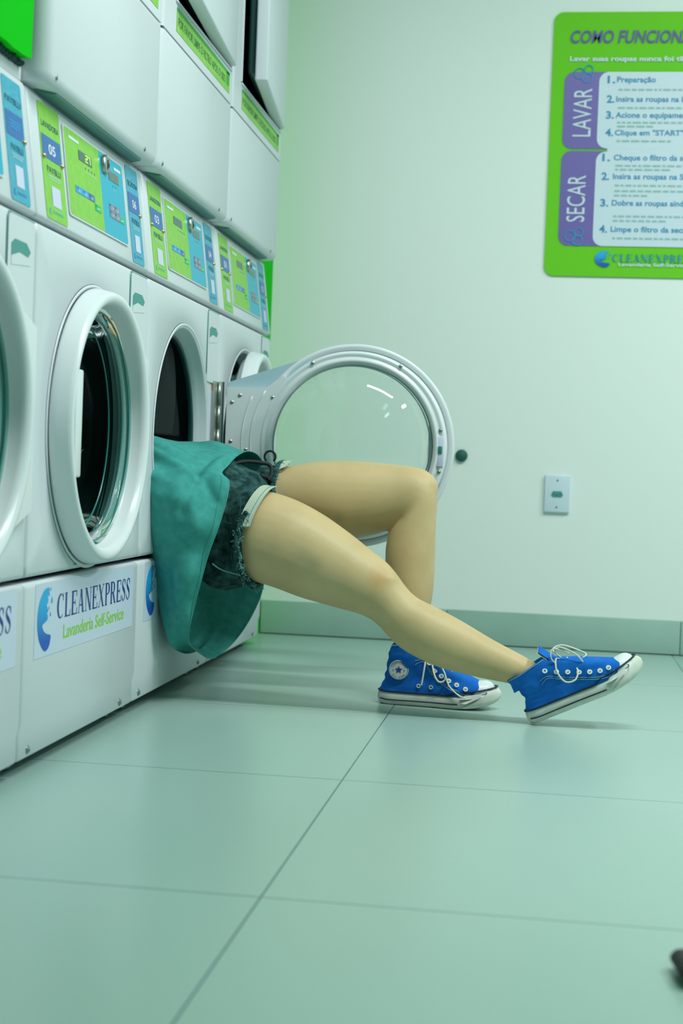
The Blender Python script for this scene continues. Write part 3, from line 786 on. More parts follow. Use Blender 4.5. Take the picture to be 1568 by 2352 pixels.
def pfine(b):
    rnd = random.Random(3)
    for z, l in ((1.742, .40), (1.686, .42), (1.641, .30), (1.629, .10), (1.584, .16), (1.508, .33), (1.496, .16), (1.447, .30), (1.430, .34), (1.416, .10), (1.352, .28), (1.338, .14), (1.284, .22)):
        x = 1.012
        while x < 1.012+l:
            wd = rnd.uniform(.008, .026); b.add([PW(-.0054)(u, v) for u, v in ((x, z), (x+wd, z), (x+wd, z+.0055), (x, z+.0055))], [(0, 1, 2, 3)], post_s); x += wd+.005
part('fine_print', pfine, ps)
def plogo(b):
    f = lambda u, v: PW(-.0054)(.985+(u+.244)*.66, 1.2225+(v-.2555)*.46)
    crescent(b, f); serif(b, 'CLEANEXPRESS', (1.016, 1.214, 1.265, 1.238), PW(-.0054), post_t)
    b.text('Lavanderia Self-Service', PW(-.0054), (1.035, 1.201, 1.245, 1.212), post_w, bold=.02)
part('shop_emblem', plogo, ps)
def bub(b):
    for cx, cz in ((.905, 1.795), (.895, 1.292)):
        for (dx, dz, r) in ((-.014, .0, .016), (.014, .012, .013), (.010, -.014, .015)):
            b.tube([PW(-.0052)(cx+dx+r*math.cos(t), cz+dz+r*math.sin(t)) for t in [2*math.pi*k/20 for k in range(20)]], .0015, post_c, 4, closed=True)
part('bubble_print', bub, ps)

ol = empty('outlet', (.876, -.0005, .4875), 'white wall outlet plate on the back wall, right of the knees', 'outlet')
part('plate', lambda b: b.box(-.040, .040, -.011, 0, -.059, .059, platem, .004, 3), ol)
def sk(b):
    out = [(-.019, -.004), (-.013, .008), (.013, .008), (.019, -.004), (.013, -.011), (-.013, -.011)]
    b.prism(out, lambda u, v, d: Vector((u, d, v)), -.0122, -.0112, pockm)
    for x, z in ((-.010, -.001), (0, -.004), (.010, -.001)): b.lathe([(.0, -.0128), (.0026, -.0128), (.0028, -.0121)], (x, 0, z), sockm, 10, 'y')
part('socket', sk, ol)
for z in (.042, -.042): part('screw', lambda b: b.lathe([(0, -.013), (.0022, -.0128), (.003, -.0112)], (0, 0, 0), sockm, 10, 'y'), ol, 'o_screw', (0, 0, z))
wb = part('wall_bumper', lambda b: b.lathe([(0, -.016), (.012, -.015), (.0185, -.010), (.0195, -.0005), (0, -.0005)], (0, 0, 0), darkb, 32, 'y'), None, None, (.572, 0, .596))
tag(wb, 'round dark rubber bumper on the back wall beside the open glass door', 'bumper')
bf = part('floor_stand', lambda b: (b.box(0, .30, -.075, 0, .004, .024, mat('black_rubber', (.004, .004, .006), .5), .012, 4), b.box(.05, .28, -.065, -.01, .0005, .006, MATS['black_rubber'])), None, None, (1.006, -3.055, 0))
bf.rotation_euler = (0, 0, math.radians(6))
tag(bf, 'black rubbery stand end poking in at the lower right edge of the photo', 'stand')

# ------------------------------------------------------------------ the person
NEAR = [(0.1531,0.4882,0.1607,0.2837,-1.41,0.088),(0.2015,0.4843,0.1942,0.2784,-1.425,0.092),(0.2376,0.4798,0.2204,0.2731,-1.43,0.092),(0.2936,0.4646,0.2616,0.2627,-1.435,0.09),(0.3547,0.436,0.3126,0.247,-1.44,0.085),(0.4157,0.398,0.375,0.233,-1.445,0.077),(0.4664,0.3618,0.4231,0.2233,-1.45,0.068),(0.5046,0.3347,0.4579,0.2146,-1.452,0.06),(0.5289,0.3089,0.4808,0.2033,-1.453,0.056),(0.5495,0.2831,0.4991,0.188,-1.455,0.053),(0.5755,0.2604,0.5153,0.1716,-1.456,0.052),(0.6167,0.2425,0.5534,0.1421,-1.458,0.053),(0.6753,0.215,0.6221,0.1125,-1.46,0.051),(0.7434,0.1787,0.7041,0.09532,-1.462,0.043),(0.8012,0.1515,0.7642,0.08649,-1.463,0.035),(0.8416,0.131,0.8100,0.0790,-1.464,0.029),(0.872,0.1080,0.8500,0.0660,-1.464,0.025)]
FAR = [(0.1676,0.5295,0.1618,0.4017,-1.21,0.085),(0.2213,0.5367,0.2159,0.399,-1.215,0.086),(0.2953,0.5519,0.2965,0.3849,-1.22,0.085),(0.3691,0.5577,0.3763,0.372,-1.225,0.082),(0.4321,0.5569,0.4338,0.381,-1.23,0.076),(0.4896,0.5538,0.4752,0.3943,-1.235,0.069),(0.5364,0.5494,0.5032,0.4049,-1.24,0.063),(0.5721,0.5385,0.5076,0.4093,-1.245,0.06),(0.592,0.5077,0.507,0.4115,-1.25,0.057),(0.5961,0.4673,0.4984,0.4103,-1.255,0.056),(0.5954,0.4166,0.4863,0.3916,-1.26,0.055),(0.5968,0.3662,0.4802,0.3538,-1.265,0.055),(0.5974,0.3107,0.484,0.2972,-1.27,0.053),(0.5964,0.2557,0.4964,0.2436,-1.28,0.047),(0.5856,0.1903,0.5099,0.1863,-1.29,0.038),(0.5741,0.1399,0.5165,0.1388,-1.297,0.029),(0.5690,0.09966,0.5230,0.1009,-1.296,0.023),(0.562,0.05458,0.5286,0.05196,-1.295,0.019)]
def leg_rings(rows, n=28, grow=0.0, sub=4):
    T = cr([(r[0], r[4], r[1]) for r in rows], sub); B = cr([(r[2], r[4], r[3]) for r in rows], sub); D = cr([(r[5], 0, 0) for r in rows], sub)
    rings = []
    for t, b, d in zip(T, B, D):
        c = (t+b)/2; h = (t-b)/2; hn = h.normalized(); a = h.length+grow; dd = d.x+grow
        rings.append([c+hn*a*math.cos(2*math.pi*k/n)+Vector((0, 1, 0))*dd*math.sin(2*math.pi*k/n) for k in range(n)])
    return rings
def ell(c, ax, ry, rz, n=28):
    return [Vector(c)+Vector((0, ry*math.sin(2*math.pi*k/n), 0))+Vector(ax)*rz*math.cos(2*math.pi*k/n) for k in range(n)]
def torso_rings(grow=0.0, head=True):
    Z = (0.10, 0, .995)
    st = [(.215, -1.32, .375, .11, .085), (.17, -1.318, .395, .165, .115), (.11, -1.318, .415, .178, .120), (.04, -1.32, .435, .165, .108), (-.04, -1.322, .45, .140, .095), (-.14, -1.324, .46, .135, .092), (-.24, -1.325, .47, .15, .098), (-.32, -1.325, .475, .165, .09), (-.37, -1.325, .48, .12, .065)]
    if head: st += [(-.395, -1.325, .487, .055, .052), (-.43, -1.325, .495, .052, .052), (-.45, -1.325, .50, .062, .075), (-.49, -1.325, .505, .075, .092), (-.55, -1.325, .505, .074, .09), (-.60, -1.325, .505, .05, .06), (-.615, -1.325, .505, .015, .02)]
    return [ell((x, y, z), Z, ry+grow, rz+grow) for x, y, z, ry, rz in st]
def remeshed(name, fn, vox, smooth_it, mats, fac=.5):
    b = MB(); fn(b); me = b.mesh(name); o = bpy.data.objects.new(name, me); COL.objects.link(o)
    r = o.modifiers.new('r', 'REMESH'); r.mode = 'VOXEL'; r.voxel_size = vox; r.use_smooth_shade = True
    if smooth_it:
        s = o.modifiers.new('s', 'SMOOTH'); s.factor = fac; s.iterations = smooth_it
    dg = bpy.context.evaluated_depsgraph_get(); me2 = bpy.data.meshes.new_from_object(o.evaluated_get(dg)); me2.name = name
    bpy.data.objects.remove(o)
    me2.materials.clear()
    for m in mats: me2.materials.append(m)
    for p in me2.polygons: p.use_smooth = True; p.material_index = 0
    return me2
def body(b):
    b.loft(leg_rings(NEAR), skin); b.loft(leg_rings(FAR), skin); b.loft(torso_rings(), skin)
    # kneecaps and feet inside the shoes
    b.sphere((.500, -1.468, .288), .036, skin, 16); b.sphere((.553, -1.25, .497), .045, skin, 16)
    b.tube([(.862, -1.464, .085), (.92, -1.466, .095), (.985, -1.468, .125)], [.020, .018, .012], skin, 12)
    b.tube([(.545, -1.294, .055), (.62, -1.294, .046), (.68, -1.294, .040)], [.018, .016, .011], skin, 12)
person = link('person', remeshed('person', body, .0055, 7, [skin]))
tag(person, 'person lying halfway inside washer 03 with bare legs out, in teal shirt and blue sneakers', 'person')
def haircap(b): b.sphere((-.545, -1.325, .505), .094, hair, 24, (.86, .86, 1.0))
part('hair', haircap, person)

# shorts
def shorts_fn(b):
    n1 = leg_rings(NEAR[:4], grow=.010); f1 = leg_rings(FAR[:3], grow=.010)
    # near hem leans back on the outer side
    def shear(rings, c, cut):
        out = []
        for i, r in enumerate(rings):
            out.append(r)
        return out
    nh = n1[:9]
    lim = []
    for r in nh: lim.append(r)
    last = lim[-1]
    hem_ring = []
    for p in last:
        side = max(0.0, (-1.43-p.y)/.10)           # 0 at the middle, 1 at the near side
        hem_ring.append(p+Vector((-.045*side, 0, 0)))
    lim[-1] = hem_ring
    for j in range(3, 8):
        lim[j] = [q+(h-l)*((j-2)/6) for q, h, l in zip(lim[j], hem_ring, last)]
    b.loft(lim, denim)
    b.loft(f1[:5], denim)
    b.loft(torso_rings(.012, False)[:5], denim)
    # seat of the shorts bagging below
    b.sphere((.125, -1.37, .335), .088, denim, 24, (1.0, 1.35, .95))
sh_me = remeshed('shorts', shorts_fn, .0045, 2, [denim])
for v in sh_me.vertices:
    p = v.co; d = .0045*noise.noise(p*22)+.003*noise.noise(Vector((p.x*60, p.y*14, p.z*20)))
    v.co = p+v.normal*d
shorts = link('denim_shorts', sh_me, person)
HEMN = [(.2465, -1.41, .4935), (.238, -1.46, .491), (.2255, -1.495, .472), (.203, -1.52, .436), (.1885, -1.534, .392), (.1865, -1.53, .345), (.193, -1.505, .302), (.207, -1.46, .272), (.2165, -1.41, .262)]
HEMF = [(.226, -1.20, .548), (.224, -1.25, .545), (.220, -1.285, .527), (.2175, -1.305, .495), (.2165, -1.31, .46)]
def frays(b):
    rnd = random.Random(5)
    for path, cnt in ((cr(HEMN[3:], 10), 240), (cr(HEMF, 10), 60)):
        for k in range(cnt):
            p = Vector(rnd.choice(path))+Vector((rnd.uniform(-.012, .005), rnd.uniform(-.004, .002), rnd.uniform(-.006, .006)))
            q = p+Vector((rnd.uniform(-.004, .009), rnd.uniform(-.004, .002), rnd.uniform(-.010, .006))); mdl = (p+q)/2+Vector((rnd.uniform(-.004, .004), rnd.uniform(-.005, .0), rnd.uniform(-.004, .004)))
            b.tube(cr([p, mdl, q], 3), rnd.uniform(.0004, .0009), frayc, 4)
fr = part('frayed_hem', frays, shorts, label='frayed pale threads along the cut hems'); fr['kind'] = 'stuff'
def hem_roll(b):
    P = cr(HEMN[3:], 8)
    b.tube([p+Vector((-.004, -.002, 0))+Vector((noise.noise(p*70), noise.noise(p*80), noise.noise(p*90)))*.005 for p in P], [.0055+.003*noise.noise(p*50) for p in P], denim, 8)
part('rolled_hem', hem_roll, shorts)
part('rolled_hem', lambda b: b.tube([p+Vector((-.004, -.002, 0)) for p in cr(HEMF, 8)], .006, denim, 8), shorts)
def lining(b):
    # white pocket bag showing under the near hem, following the thigh
    P = cr([(.229, -1.425, .493), (.224, -1.462, .488), (.214, -1.496, .469), (.201, -1.52, .436), (.192, -1.532, .405)], 8); rows = []
    for p in P:
        c = Vector((p.x+.02, -1.43, .378)); out = Vector((0, p.y-c.y, p.z-c.z)).normalized()
        rows.append((p+out*.002+Vector((-.010, 0, 0)), p+out*.0015+Vector((.0165, 0, -.002))))
    V = []
    for a, c in rows: V += [a, c]
    F = [(2*i, 2*i+2, 2*i+3, 2*i+1) for i in range(len(rows)-1)]
    b.add(V, F, pockl, True)
    b.tube([a.lerp(c, .72)+Vector((0, -.0008, .0006)) for a, c in rows], .0006, pockm, 5)
    b.tube([a.lerp(c, 1.0) for a, c in rows], .0012, pockl, 6)
part('pocket_lining', lining, shorts, label='pale pocket lining showing under the hem')
def lining2(b):
    b.add([Vector(p) for p in ((.212, -1.27, .541), (.243, -1.25, .549), (.246, -1.23, .553), (.215, -1.235, .552), (.214, -1.28, .527), (.236, -1.27, .538))], [(0, 1, 2, 3), (0, 4, 5, 1)], pockl, True)
part('pocket_lining', lining2, shorts)
def loopk(b):
    b.tube([Vector((.205+.013*math.sin(t), -1.30, .573-.013*(1-math.cos(t)))) for t in [math.radians(-140+280*k/24)+0 for k in range(25)]], .0026, mat('black_cord', (.004, .012, .012), .7), 8)
    b.tube(cr([(.118, -1.36, .535), (.15, -1.33, .546), (.18, -1.31, .5455), (.205, -1.30, .540), (.212, -1.31, .52), (.207, -1.32, .505)], 8), .0045, MATS['black_cord'], 8)
    b.tube(cr([(.19, -1.33, .515), (.205, -1.315, .51), (.214, -1.305, .498)], 6), .0055, MATS['black_cord'], 8)
part('black_cord_loop', loopk, shorts)
for pts, r_, m_ in (([(.150, -1.530, .412), (.168, -1.531, .408), (.188, -1.530, .406)], .0012, denim), ([(.125, -1.515, .318), (.145, -1.515, .306), (.175, -1.512, .298), (.195, -1.50, .292)], .0016, frayc), ([(.182, -1.520, .465), (.186, -1.526, .44), (.181, -1.530, .415)], .0012, denim)):
    part('stitching', lambda b: b.tube(cr(pts, 6), r_, m_, 5), shorts)

# shirt: a wide tube of jersey from the drum opening to the hanging hem
HEM = [(0.1369,-1.5,0.5168),(0.1588,-1.53,0.5004),(0.1615,-1.55,0.4684),(0.1494,-1.56,0.4113),(0.1277,-1.56,0.344),(0.1118,-1.55,0.2905),(0.09112,-1.53,0.2162),(0.07481,-1.5,0.1643),(0.06995,-1.45,0.1245),(0.08455,-1.32,0.08212),(0.1015,-1.2,0.09513),(0.1272,-1.13,0.1392),(0.1538,-1.1,0.2048),(0.1631,-1.08,0.2623),(0.1677,-1.05,0.3427),(0.1669,-1.05,0.452),(0.1552,-1.06,0.517),(0.1497,-1.1,0.5479),(0.1414,-1.15,0.5682),(0.133,-1.22,0.5719),(0.1314,-1.32,0.5578),(0.1334,-1.42,0.5347)]
ENT = [(-0.02704,-1.5,0.5909),(-0.02069,-1.52,0.5666),(-0.01145,-1.55,0.5377),(0.004,-1.585,0.5047),(0.024,-1.590,0.4348),(0.036,-1.580,0.3596),(0.038,-1.555,0.2779),(0.034,-1.525,0.2035),(0.022,-1.5,0.150),
       (.030,-1.42,.122),(.022,-1.28,.125),(.018,-1.20,.16),(.016,-1.15,.21),(.016,-1.11,.27),(.016,-1.09,.34),(.0,-1.10,.44),(-.02,-1.10,.53),(-.019,-1.12,.5823),(-.0228,-1.14,.585),(-.0299,-1.20,.5886),(-.0312,-1.32,.5907),(-.0307,-1.42,.595)]
DEEP = []
for k in range(22):
    e = Vector(ENT[k]); a = math.atan2(e.z-.45, e.y+1.325)
    DEEP.append((-.16, -1.325+.175*math.cos(a), .50+.105*math.sin(a)))
MID1 = [tuple(Vector(d).lerp(Vector(e), .62)) for d, e in zip(DEEP, ENT)]
MID1 = [(-.055, y, max(z, .40)) if z < .40 else (-.06, y, z) for (x, y, z) in MID1]
SHROWS = []
FS = -1.0     # the loft's normals point inwards here
FOLDS = [(.100, .545, .072, .430, -.010, .009), (.112, .540, .090, .440, .007, .010), (-.02, .560, .088, .508, .007, .007), (-.015, .540, .070, .530, -.005, .008), (.0, .505, .060, .512, .005, .006),
         (.005, .470, .075, .455, .005, .012), (.115, .500, .140, .455, -.006, .008), (.10, .40, .06, .22, .006, .018), (.03, .30, .062, .17, -.006, .014)]
def shirt_fn(b):
    rows = [DEEP, MID1, ENT, [tuple(Vector(e).lerp(Vector(h), .5)+Vector((.012 if 2 < k < 9 else 0, -.012 if k < 9 else 0, .006 if k > 16 else 0))) for k, (e, h) in enumerate(zip(ENT, HEM))], HEM]
    cols = []
    dense = [cr(r, 7, True) for r in rows]; n = len(dense[0])
    for j in range(n): cols.append(cr([r[j] for r in dense], 12))
    R = [[cols[j][i] for j in range(n)] for i in range(len(cols[0]))]
    m_ = len(R)
    out = []
    for i, r in enumerate(R):
        row = []; s = i/(m_-1)
        for j, p in enumerate(r):
            t1 = R[min(i+1, m_-1)][j]-R[max(i-1, 0)][j]; t2 = r[(j+1) % n]-r[(j-1) % n]; nn = t1.cross(t2)
            nn = nn.normalized() if nn.length > 1e-9 else Vector((0, 0, 1))
            amp = .011*max(0, 1-abs(s-.78)/.26)+.0015
            d = amp*math.sin(p.z*46+p.x*30+5*noise.noise(p*5))*(.5+noise.noise(p*6.3))+.006*noise.noise(Vector((p.x*16, p.y*6, p.z*11)))
            if p.y < -1.38:
                for (xa, za, xb_, zb_, am, wd_) in FOLDS:
                    a2 = Vector((xa, za)); b2 = Vector((xb_, zb_)); q2 = Vector((p.x, p.z)); ab = b2-a2
                    tt = max(0, min(1, (q2-a2).dot(ab)/ab.length_squared)); dist = (q2-(a2+ab*tt)).length
                    d += FS*am*math.exp(-(dist/wd_)**2)*min(1, (s-.35)/.15 if s > .35 else 0)
            if s > .97: d *= .4
            row.append(p+nn*d)
        out.append(row)
    SHROWS.extend(out)
    b.loft(out, teem, True, False)
b_ = MB(); shirt_fn(b_); sm = b_.mesh('shirt'); so = bpy.data.objects.new('tmp', sm); COL.objects.link(so)
sd = so.modifiers.new('s', 'SOLIDIFY'); sd.thickness = .0022; sd.offset = 0
ss = so.modifiers.new('ss', 'SUBSURF'); ss.levels = 1
dg = bpy.context.evaluated_depsgraph_get(); sm2 = bpy.data.meshes.new_from_object(so.evaluated_get(dg)); bpy.data.objects.remove(so)
for p in sm2.polygons: p.use_smooth = True
shirt = link('t_shirt', sm2, person)
def hemst(b):
    P = [SHROWS[-4][j]+Vector((.0006, -.0019, 0)) for j in range(5, 62)]
    b.tube(P, .0007, mat('pale_teal_thread', (.08, .36, .32), .8), 5)
part('hem_stitching', hemst, shirt)
part('hem_edge', lambda b: b.tube([p+Vector((0, -.0006, 0)) for p in SHROWS[-1][:66]], .0013, MATS['pale_teal_thread'], 6), shirt)

# ------------------------------------------------------------------ sneakers
def shoe(M, prof, eye, medial, face):
    """canvas high-top. local x runs heel to toe, y across, z up; face = +1/-1 side towards which details are put."""
    T = lambda v: M @ Vector(v)
    Lg = .272
    def foot(t):        # half widths of the footprint along the length, t 0..1
        pts = [(0, .026), (.08, .031), (.25, .031), (.45, .033), (.62, .042), (.75, .046), (.86, .043), (.94, .033), (1.0, .012)]
        for (a, wa), (c, wc_) in zip(pts, pts[1:]):
            if t <= c: return wa+(wc_-wa)*(t-a)/(c-a)
        return .01
    spring = lambda x: .016*max(0, (x/Lg-.62)/.38)**1.8 + .0015*max(0, (.10-x/Lg)/.10)**2   # curve of the sole at toe and heel
    def outline(x0, x1, grow=0.0, n=26, pw=1.0):
        """closed loop from heel round the toe."""
        up_, dn = [], []
        for k in range(n+1):
            a = math.pi*k/n; t = (1-math.cos(a))/2; x = x0+(x1-x0)*t
            wv = (foot(min(max((x)/Lg, 0), 1))*pw+grow)*min(1, (math.sin(a)+1e-6)**.42)
            up_.append((x, wv)); dn.append((x, -wv))
        return up_+dn[1:-1][::-1]
    s = {}
    def sole(b):
        rings = []
        for z, g, x0, x1 in ((0, -.006, .006, Lg-.022), (.002, -.002, .002, Lg-.014), (.007, .001, .0, Lg-.005), (.014, .002, -.002, Lg), (.024, .001, -.001, Lg-.001), (.030, -.002, .001, Lg-.006)):
            rings.append([T((x, y, z+spring(x)+(.006*max(0, x/Lg-.8) if z > .02 else 0))) for x, y in outline(x0, x1, g)])
        b.loft(rings, rubber)
    def toe_bumper(b):
        # textured rubber band round the toe
        rings = []
        for z, g, lx in ((.003, .001, -.013), (.007, .0035, -.004), (.014, .005, .002), (.024, .0045, .002), (.033, .0025, -.003), (.037, -.001, -.010)):
            o = outline(0, Lg+lx, g); sel = [q for q in o if q[0] > .185]
            sel = sorted([q for q in sel if q[1] >= 0], key=lambda q: q[0])+sorted([q for q in sel if q[1] < 0], key=lambda q: -q[0])
            rings.append([T((x+.001, y, z+spring(x))) for x, y in sel])
        b.loft(rings, rubber, False, False)
    def bands(b):
        sm = lambda q: max(0, min(1, q))**2*(3-2*max(0, min(1, q)))
        o = outline(0, Lg-.0065, .0006, 48)
        b.tube([T((x, y,   .0305+.0092*sm((x-.160)/.022)+spring(x))) for x, y in o], .0018, stripe, 6, closed=True)
        for sg in (1, -1):
            pts = [(x, sg*(foot(x/Lg)+.0028)) for x in [.006+.004*k for k in range(45)]]
            b.tube([T((x, y*min(1, (math.sin(math.pi*min(.5, (x+.004)/.09)))**.42), .0125+spring(x))) for x, y in pts], .0014, stripe, 6)
    rows = []
    for (xb, zb, xf, zf, pw) in prof:
        loop = []
        n = 26
        for (x, y) in outline(max(0, xb), xf, 0, n, 1.0):
            t = (x-max(0, xb))/(xf-max(0, xb)); xx = xb+(xf-xb)*t; z = zb+(zf-zb)*t
            wy = y*pw
            loop.append(Vector((xx, wy, z+spring(max(0, xx))*.9)))
        rows.append(loop)
    dn = []
    for j in range(len(rows[0])): dn.append(cr([r[j] for r in rows], 5))
    R = [[dn[j][i] for j in range(len(dn))] for i in range(len(dn[0]))]
    rnd = random.Random(9)
    R2 = []
    for i, r in enumerate(R):
        t = i/(len(R)-1); row = []
        for p in r:
            wr = .0016*math.sin(p.z*260+6*noise.noise(p*18))*max(0, 1-abs(p.x-.015)/.05)*(1 if .15 < t < .9 else 0)
            wr += .0022*noise.noise(Vector((p.x*30, p.y*25, p.z*55)))
            row.append(p+Vector((wr*(1 if p.x < .05 else 0), (1 if p.y > 0 else -1)*wr, 0)))
        R2.append(row)
    def upper(b):
        rr = [[T(p) for p in r] for r in R2]
        inner = [[T(Vector((r.x*.94+.06*.06, r.y*.90, r.z-.002))) for r in R2[-1]], [T(Vector((r.x*.94+.06*.06, r.y*.86, r.z-.03))) for r in R2[-1]]]
        b.loft(rr+inner, canvas, True, False)
    def surf_y(x, z):
        """half width of the upper at side-view point (x, z)."""
        best = None
        for r in R2:
            for p in r:
                if p.y*face < 0: continue
                d = (p.x-x)**2+(p.z-z)**2
                if best is None or d < best[0]: best = (d, p.y)
        return abs(best[1])
    def toe_cap(b):
        rings = []
        for k in range(9):
            a = math.pi/2*k/8; x1 = Lg-.011-.048*(1-math.cos(a))*.55; z = .032+.027*math.sin(a)
            x0 = .205+.012*math.sin(a)*0; n = 14; ring = []
            for j in range(n+1):
                t = -math.pi/2+math.pi*j/n
                hw = (foot(.80)-.005)*(1-.62*(k/8)**2)
                ring.append(T((x0+(x1-x0)*max(0, math.cos(t))**.8, hw*math.sin(t), z+spring(x0+(x1-x0)*math.cos(t))*.9)))
            rings.append(ring)
        b.loft(rings, toecap, False, False)
        b.add(rings[-1], [tuple(range(len(rings[-1])))], toecap, True)
    def tongue(b):
        tx, tz = eye['tongue']; cx, cz = eye['base']; V = []
        for k in range(7):
            t = k/6; x = cx+(tx-cx)*t; z = cz+(tz-cz)*t; hw = .030-.004*t
            for j in range(7):
                q = -1+2*j/6; V.append(T((x+.010*q*q*0-.006*q*q, hw*q, z-.010*q*q)))
        F = [(7*i+j, 7*i+j+1, 7*i+8+j, 7*i+7+j) for i in range(6) for j in range(6)]
        b.add(V, F, canvas, True)
        V2 = [v+M.to_3x3() @ Vector((-.004, 0, -.002)) for v in V]
        b.add(V2, F, MATS.get('tongue_lining') or mat('tongue_lining', (.52, .55, .36), .9), True)
    EP = []
    for (x, z) in eye['pts']:
        EP.append((x, surf_y(x, z), z))
    def eyelet_fn(sg, x, y, z):
        def eyelet(b):
            if True:
                c = Vector((x, sg*(y+.001), z)); up2 = Vector((.35, -sg*.35, .87)).normalized()
                nrm = Vector((.25, sg*.85, .45)).normalized(); e1 = nrm.cross(Vector((1, 0, 0))).normalized(); e2 = nrm.cross(e1)
                b.tube([T(c+nrm*.0012+(e1*math.cos(t)+e2*math.sin(t))*.0042) for t in [2*math.pi*k/14 for k in range(14)]], .0017, toecap, 6, closed=True)
                b.add([T(c+nrm*.0010+(e1*math.cos(t)+e2*math.sin(t))*.0032) for t in [2*math.pi*k/14 for k in range(14)]], [tuple(range(14))], sockm)
        return eyelet
    def vent_fn(x, z):
        def vent(b):
            if True:
                y = surf_y(x, z); c = Vector((x, face*(y+.001), z))
                b.tube([T(c+Vector((math.cos(t)*.0038, face*.0008, math.sin(t)*.0038))) for t in [2*math.pi*k/14 for k in range(14)]], .0014, toecap, 6, closed=True)
                b.add([T(c+Vector((math.cos(t)*.003, face*.0006, math.sin(t)*.003))) for t in [2*math.pi*k/12 for k in range(12)]], [tuple(range(12))], sockm)
        return vent
    def laces(b):
        n = len(EP)
        for i in range(1, n):
            (x, y, z) = EP[i]; (x2, y2, z2) = EP[i-1]
            for sg in (1, -1):
                mid = Vector(((x+x2)/2+.004, 0, max(z, z2)+.016))
                b.tube([T(p) for p in cr([Vector((x, sg*(y+.003), z+.001)), Vector((x+.002, sg*y*.62, z+.011)), mid, Vector((x2, -sg*y2*.6, z2+.012))], 6)], .0024, lacem, 6, flat=.55)
        for pts in eye['loops']:
            b.tube([T(p) for p in cr([Vector(p) for p in pts], 7)], .0021, lacem, 6, flat=.7)
    def stitch(b):
        for off in (0.0, .0045):
            pts = [(x, z-.012-off) for x, z in eye['pts']]
            pts = [(pts[0][0]-.018, pts[0][1]-.004-off)]+pts+[(pts[-1][0]+.010, pts[-1][1]+.004)]
            b.tube([T((p.x, face*(surf_y(p.x, p.z)+.0012), p.z)) for p in cr([(x, 0, z) for x, z in pts], 5)], .0006, post_s, 5)
        top = [p for p in R2[-2] if p.y*face >= 0]
        b.tube([T((p.x, p.y+face*.001, p.z)) for p in top], .0007, post_s, 5)
    def patch(b):
        cx, cz = .047, .082; r = .0215; y0 = surf_y(cx, cz)+.0028
        f = lambda a, c, d=0.0: T((cx+a, face*(y0+d-(abs(a)/.06)**2*.008), cz+c))
        n = 40
        b.add([f(0, 0)]+[f(r*math.cos(2*math.pi*k/n), r*math.sin(2*math.pi*k/n)) for k in range(n)], [(0, 1+k, 1+(k+1) % n) for k in range(n)], patchm)
        b.tube([f(r*math.cos(2*math.pi*k/n), r*math.sin(2*math.pi*k/n)) for k in range(n)], .0009, patchm, 6, closed=True)
        b.tube([f(r*.93*math.cos(2*math.pi*k/n), r*.93*math.sin(2*math.pi*k/n), .0006) for k in range(n)], .0004, post_t, 4, closed=True)
    def patch_star(b):
        cx, cz = .047, .082; r = .0215; y0 = surf_y(cx, cz)+.0036
        f = lambda a, c: T((cx+a, face*(y0-(abs(a)/.06)**2*.008), cz+c))
        st = [f((.0098 if k % 2 == 0 else .0040)*math.sin(math.pi*k/5), (.0098 if k % 2 == 0 else .0040)*math.cos(math.pi*k/5)) for k in range(10)]
        b.add([f(0, 0)]+st, [(0, 1+k, 1+(k+1) % 10) for k in range(10)], patchb)
        # small script either side of the star
        for a in (-1, 1):
            b.tube([f(a*.0125+.0036*(t-.5), .0012*math.sin(t*18)-.001) for t in [k/14 for k in range(15)]], .00035, patchb, 4)
    def patch_text(b):
        cx, cz = .047, .082; r = .0215; y0 = surf_y(cx, cz)+.0036
        f = lambda a, c: T((cx+a, face*(y0-(abs(a)/.06)**2*.008), cz+c))
        for word, a0, a1, inv in (('CONVERSE', 152, 28, False), ('ALL STAR', 222, 318, True)):
            for k, ch in enumerate(word):
                if ch == ' ': continue
                a = math.radians(a0+(a1-a0)*k/(len(word)-1)); V, F = glyphs(ch, .02); hw = max(v[0] for v in V)/2; sc = .0058
                rot = a-math.pi/2 if not inv else a+math.pi/2
                pts = []
                for (u, v) in V:
                    uu, vv = (u-hw)*sc, (v-.35)*sc; pts.append(f(.0163*math.cos(a)+uu*math.cos(rot)-vv*math.sin(rot), .0163*math.sin(a)+uu*math.sin(rot)+vv*math.cos(rot)))
                b.add(pts, F, patchr)
    u = part('sneaker', upper, person, label='blue canvas high-top on the foot flat on the floor' if medial else 'blue canvas high-top resting on its heel, toe up')
    part('sole', sole, u); part('toe_bumper', toe_bumper, u); part('sole_stripe', bands, u); part('toe_cap', toe_cap, u); part('tongue', tongue, u)
    part('laces', laces, u); part('stitching', stitch, u)
    for sg in (face, -face):
        for e_ in EP: part('eyelet', eyelet_fn(sg, *e_), u)
    if medial:
        for e_ in ((.093, .048), (.121, .047)): part('vent_eyelet', vent_fn(*e_), u)
        part('ankle_patch', patch, u); part('patch_star', patch_star, u); part('patch_lettering', patch_text, u)
    return u
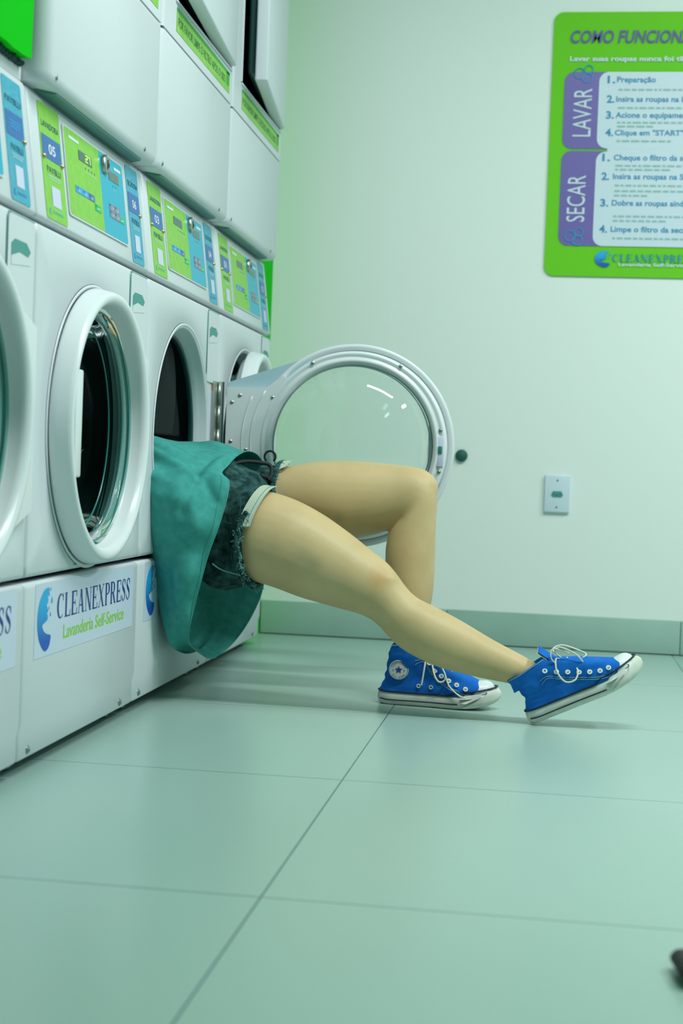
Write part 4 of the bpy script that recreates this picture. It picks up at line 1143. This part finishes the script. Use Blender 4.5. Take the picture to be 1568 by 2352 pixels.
# far foot: flat on the floor, medial side to the camera
prof_far = [(.0, .028, .262, .030, 1.0), (.006, .042, .245, .046, .99), (.012, .058, .222, .060, .95), (.016, .078, .185, .082, 1.0), (.018, .100, .145, .108, 1.10), (.022, .120, .112, .132, 1.16), (.027, .138, .092, .152, 1.18)]
eye_far = dict(pts=[(.101, .121), (.115, .102), (.128, .085), (.143, .074), (.160, .064), (.178, .056), (.198, .048)], base=(.14, .095), tongue=(.088, .172),
    loops=[[(.118, -.02, .118), (.122, -.036, .10), (.130, -.046, .075), (.140, -.046, .062), (.152, -.04, .068), (.148, -.02, .095), (.128, -.01, .118)],
           [(.12, -.02, .115), (.136, -.038, .105), (.150, -.042, .085), (.162, -.046, .055), (.185, -.052, .035), (.20, -.054, .030)],
           [(.108, -.03, .122), (.106, -.042, .095), (.103, -.046, .066), (.101, -.047, .052)],
           [(.13, -.01, .115), (.155, -.02, .112), (.168, -.03, .092), (.158, -.03, .078), (.14, -.02, .09)]])
MF = Matrix.Translation((.481, -1.293, .0)) @ Matrix.Rotation(math.radians(-2), 4, 'Z') @ Matrix.Diagonal((1.03, 1.06, 1.0, 1))
shoe(MF, prof_far, eye_far, True, -1)
# near foot: heel on the floor, toe lifted
prof_near = [(.0, .028, .262, .030, 1.0), (.007, .042, .246, .046, .99), (.0105, .056, .220, .060, 1.0), (.009, .069, .188, .078, 1.04), (.002, .083, .150, .096, 1.08), (-.005, .095, .114, .111, 1.12), (-.010, .106, .084, .124, 1.14)]
eye_near = dict(pts=[(.076, .098), (.098, .087), (.120, .077), (.142, .068), (.163, .060), (.184, .054), (.203, .053)], base=(.125, .09), tongue=(.085, .150),
    loops=[[(.118, -.01, .105), (.108, -.03, .112), (.100, -.042, .088), (.108, -.048, .062), (.130, -.046, .058), (.142, -.035, .078), (.130, -.012, .105)],
           [(.12, -.01, .106), (.112, -.02, .126), (.126, -.03, .132), (.150, -.036, .108), (.158, -.034, .086), (.148, -.02, .082), (.13, -.01, .1)],
           [(.118, 0, .108), (.108, .02, .128), (.130, .03, .128), (.16, .02, .104), (.17, .0, .092), (.15, -.01, .09)],
           [(.105, -.03, .10), (.100, -.036, .12), (.112, -.03, .135), (.140, -.03, .112)]])
MN = Matrix.Translation((.838, -1.468, .0005)) @ Matrix.Rotation(math.radians(-26.0), 4, 'Y') @ Matrix.Translation((-.004, 0, .0))
shoe(MN, prof_near, eye_near, False, -1)

# ------------------------------------------------------------------ laundry
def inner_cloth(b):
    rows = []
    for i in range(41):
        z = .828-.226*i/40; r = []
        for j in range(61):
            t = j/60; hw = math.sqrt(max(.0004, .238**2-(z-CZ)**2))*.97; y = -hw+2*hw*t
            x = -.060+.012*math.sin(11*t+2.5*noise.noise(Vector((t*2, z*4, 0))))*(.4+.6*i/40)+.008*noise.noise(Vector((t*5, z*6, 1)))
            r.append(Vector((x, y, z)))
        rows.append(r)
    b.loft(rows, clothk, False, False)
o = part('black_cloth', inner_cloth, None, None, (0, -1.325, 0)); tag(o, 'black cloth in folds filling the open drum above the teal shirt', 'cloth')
mdf = o.modifiers.new('s', 'SOLIDIFY'); mdf.thickness = .003
def wet(b):
    rows = []
    for i in range(33):
        a = math.pi*i/32; row = []
        for j in range(48):
            t = 2*math.pi*j/48; d = Vector((math.cos(a), math.sin(a)*math.cos(t), math.sin(a)*math.sin(t)))
            k = 1+.22*noise.noise(d*2.3)+.10*noise.noise(d*6)
            row.append(Vector((d.x*.13*k, d.y*.18*k, d.z*.10*k)))
        rows.append(row)
    b.loft(rows, laundm, True, False)
o = part('wet_laundry', wet, None, None, (-.36, YE-3*W+CY, .455)); tag(o, 'dark wet laundry behind the porthole of washer 05', 'laundry')
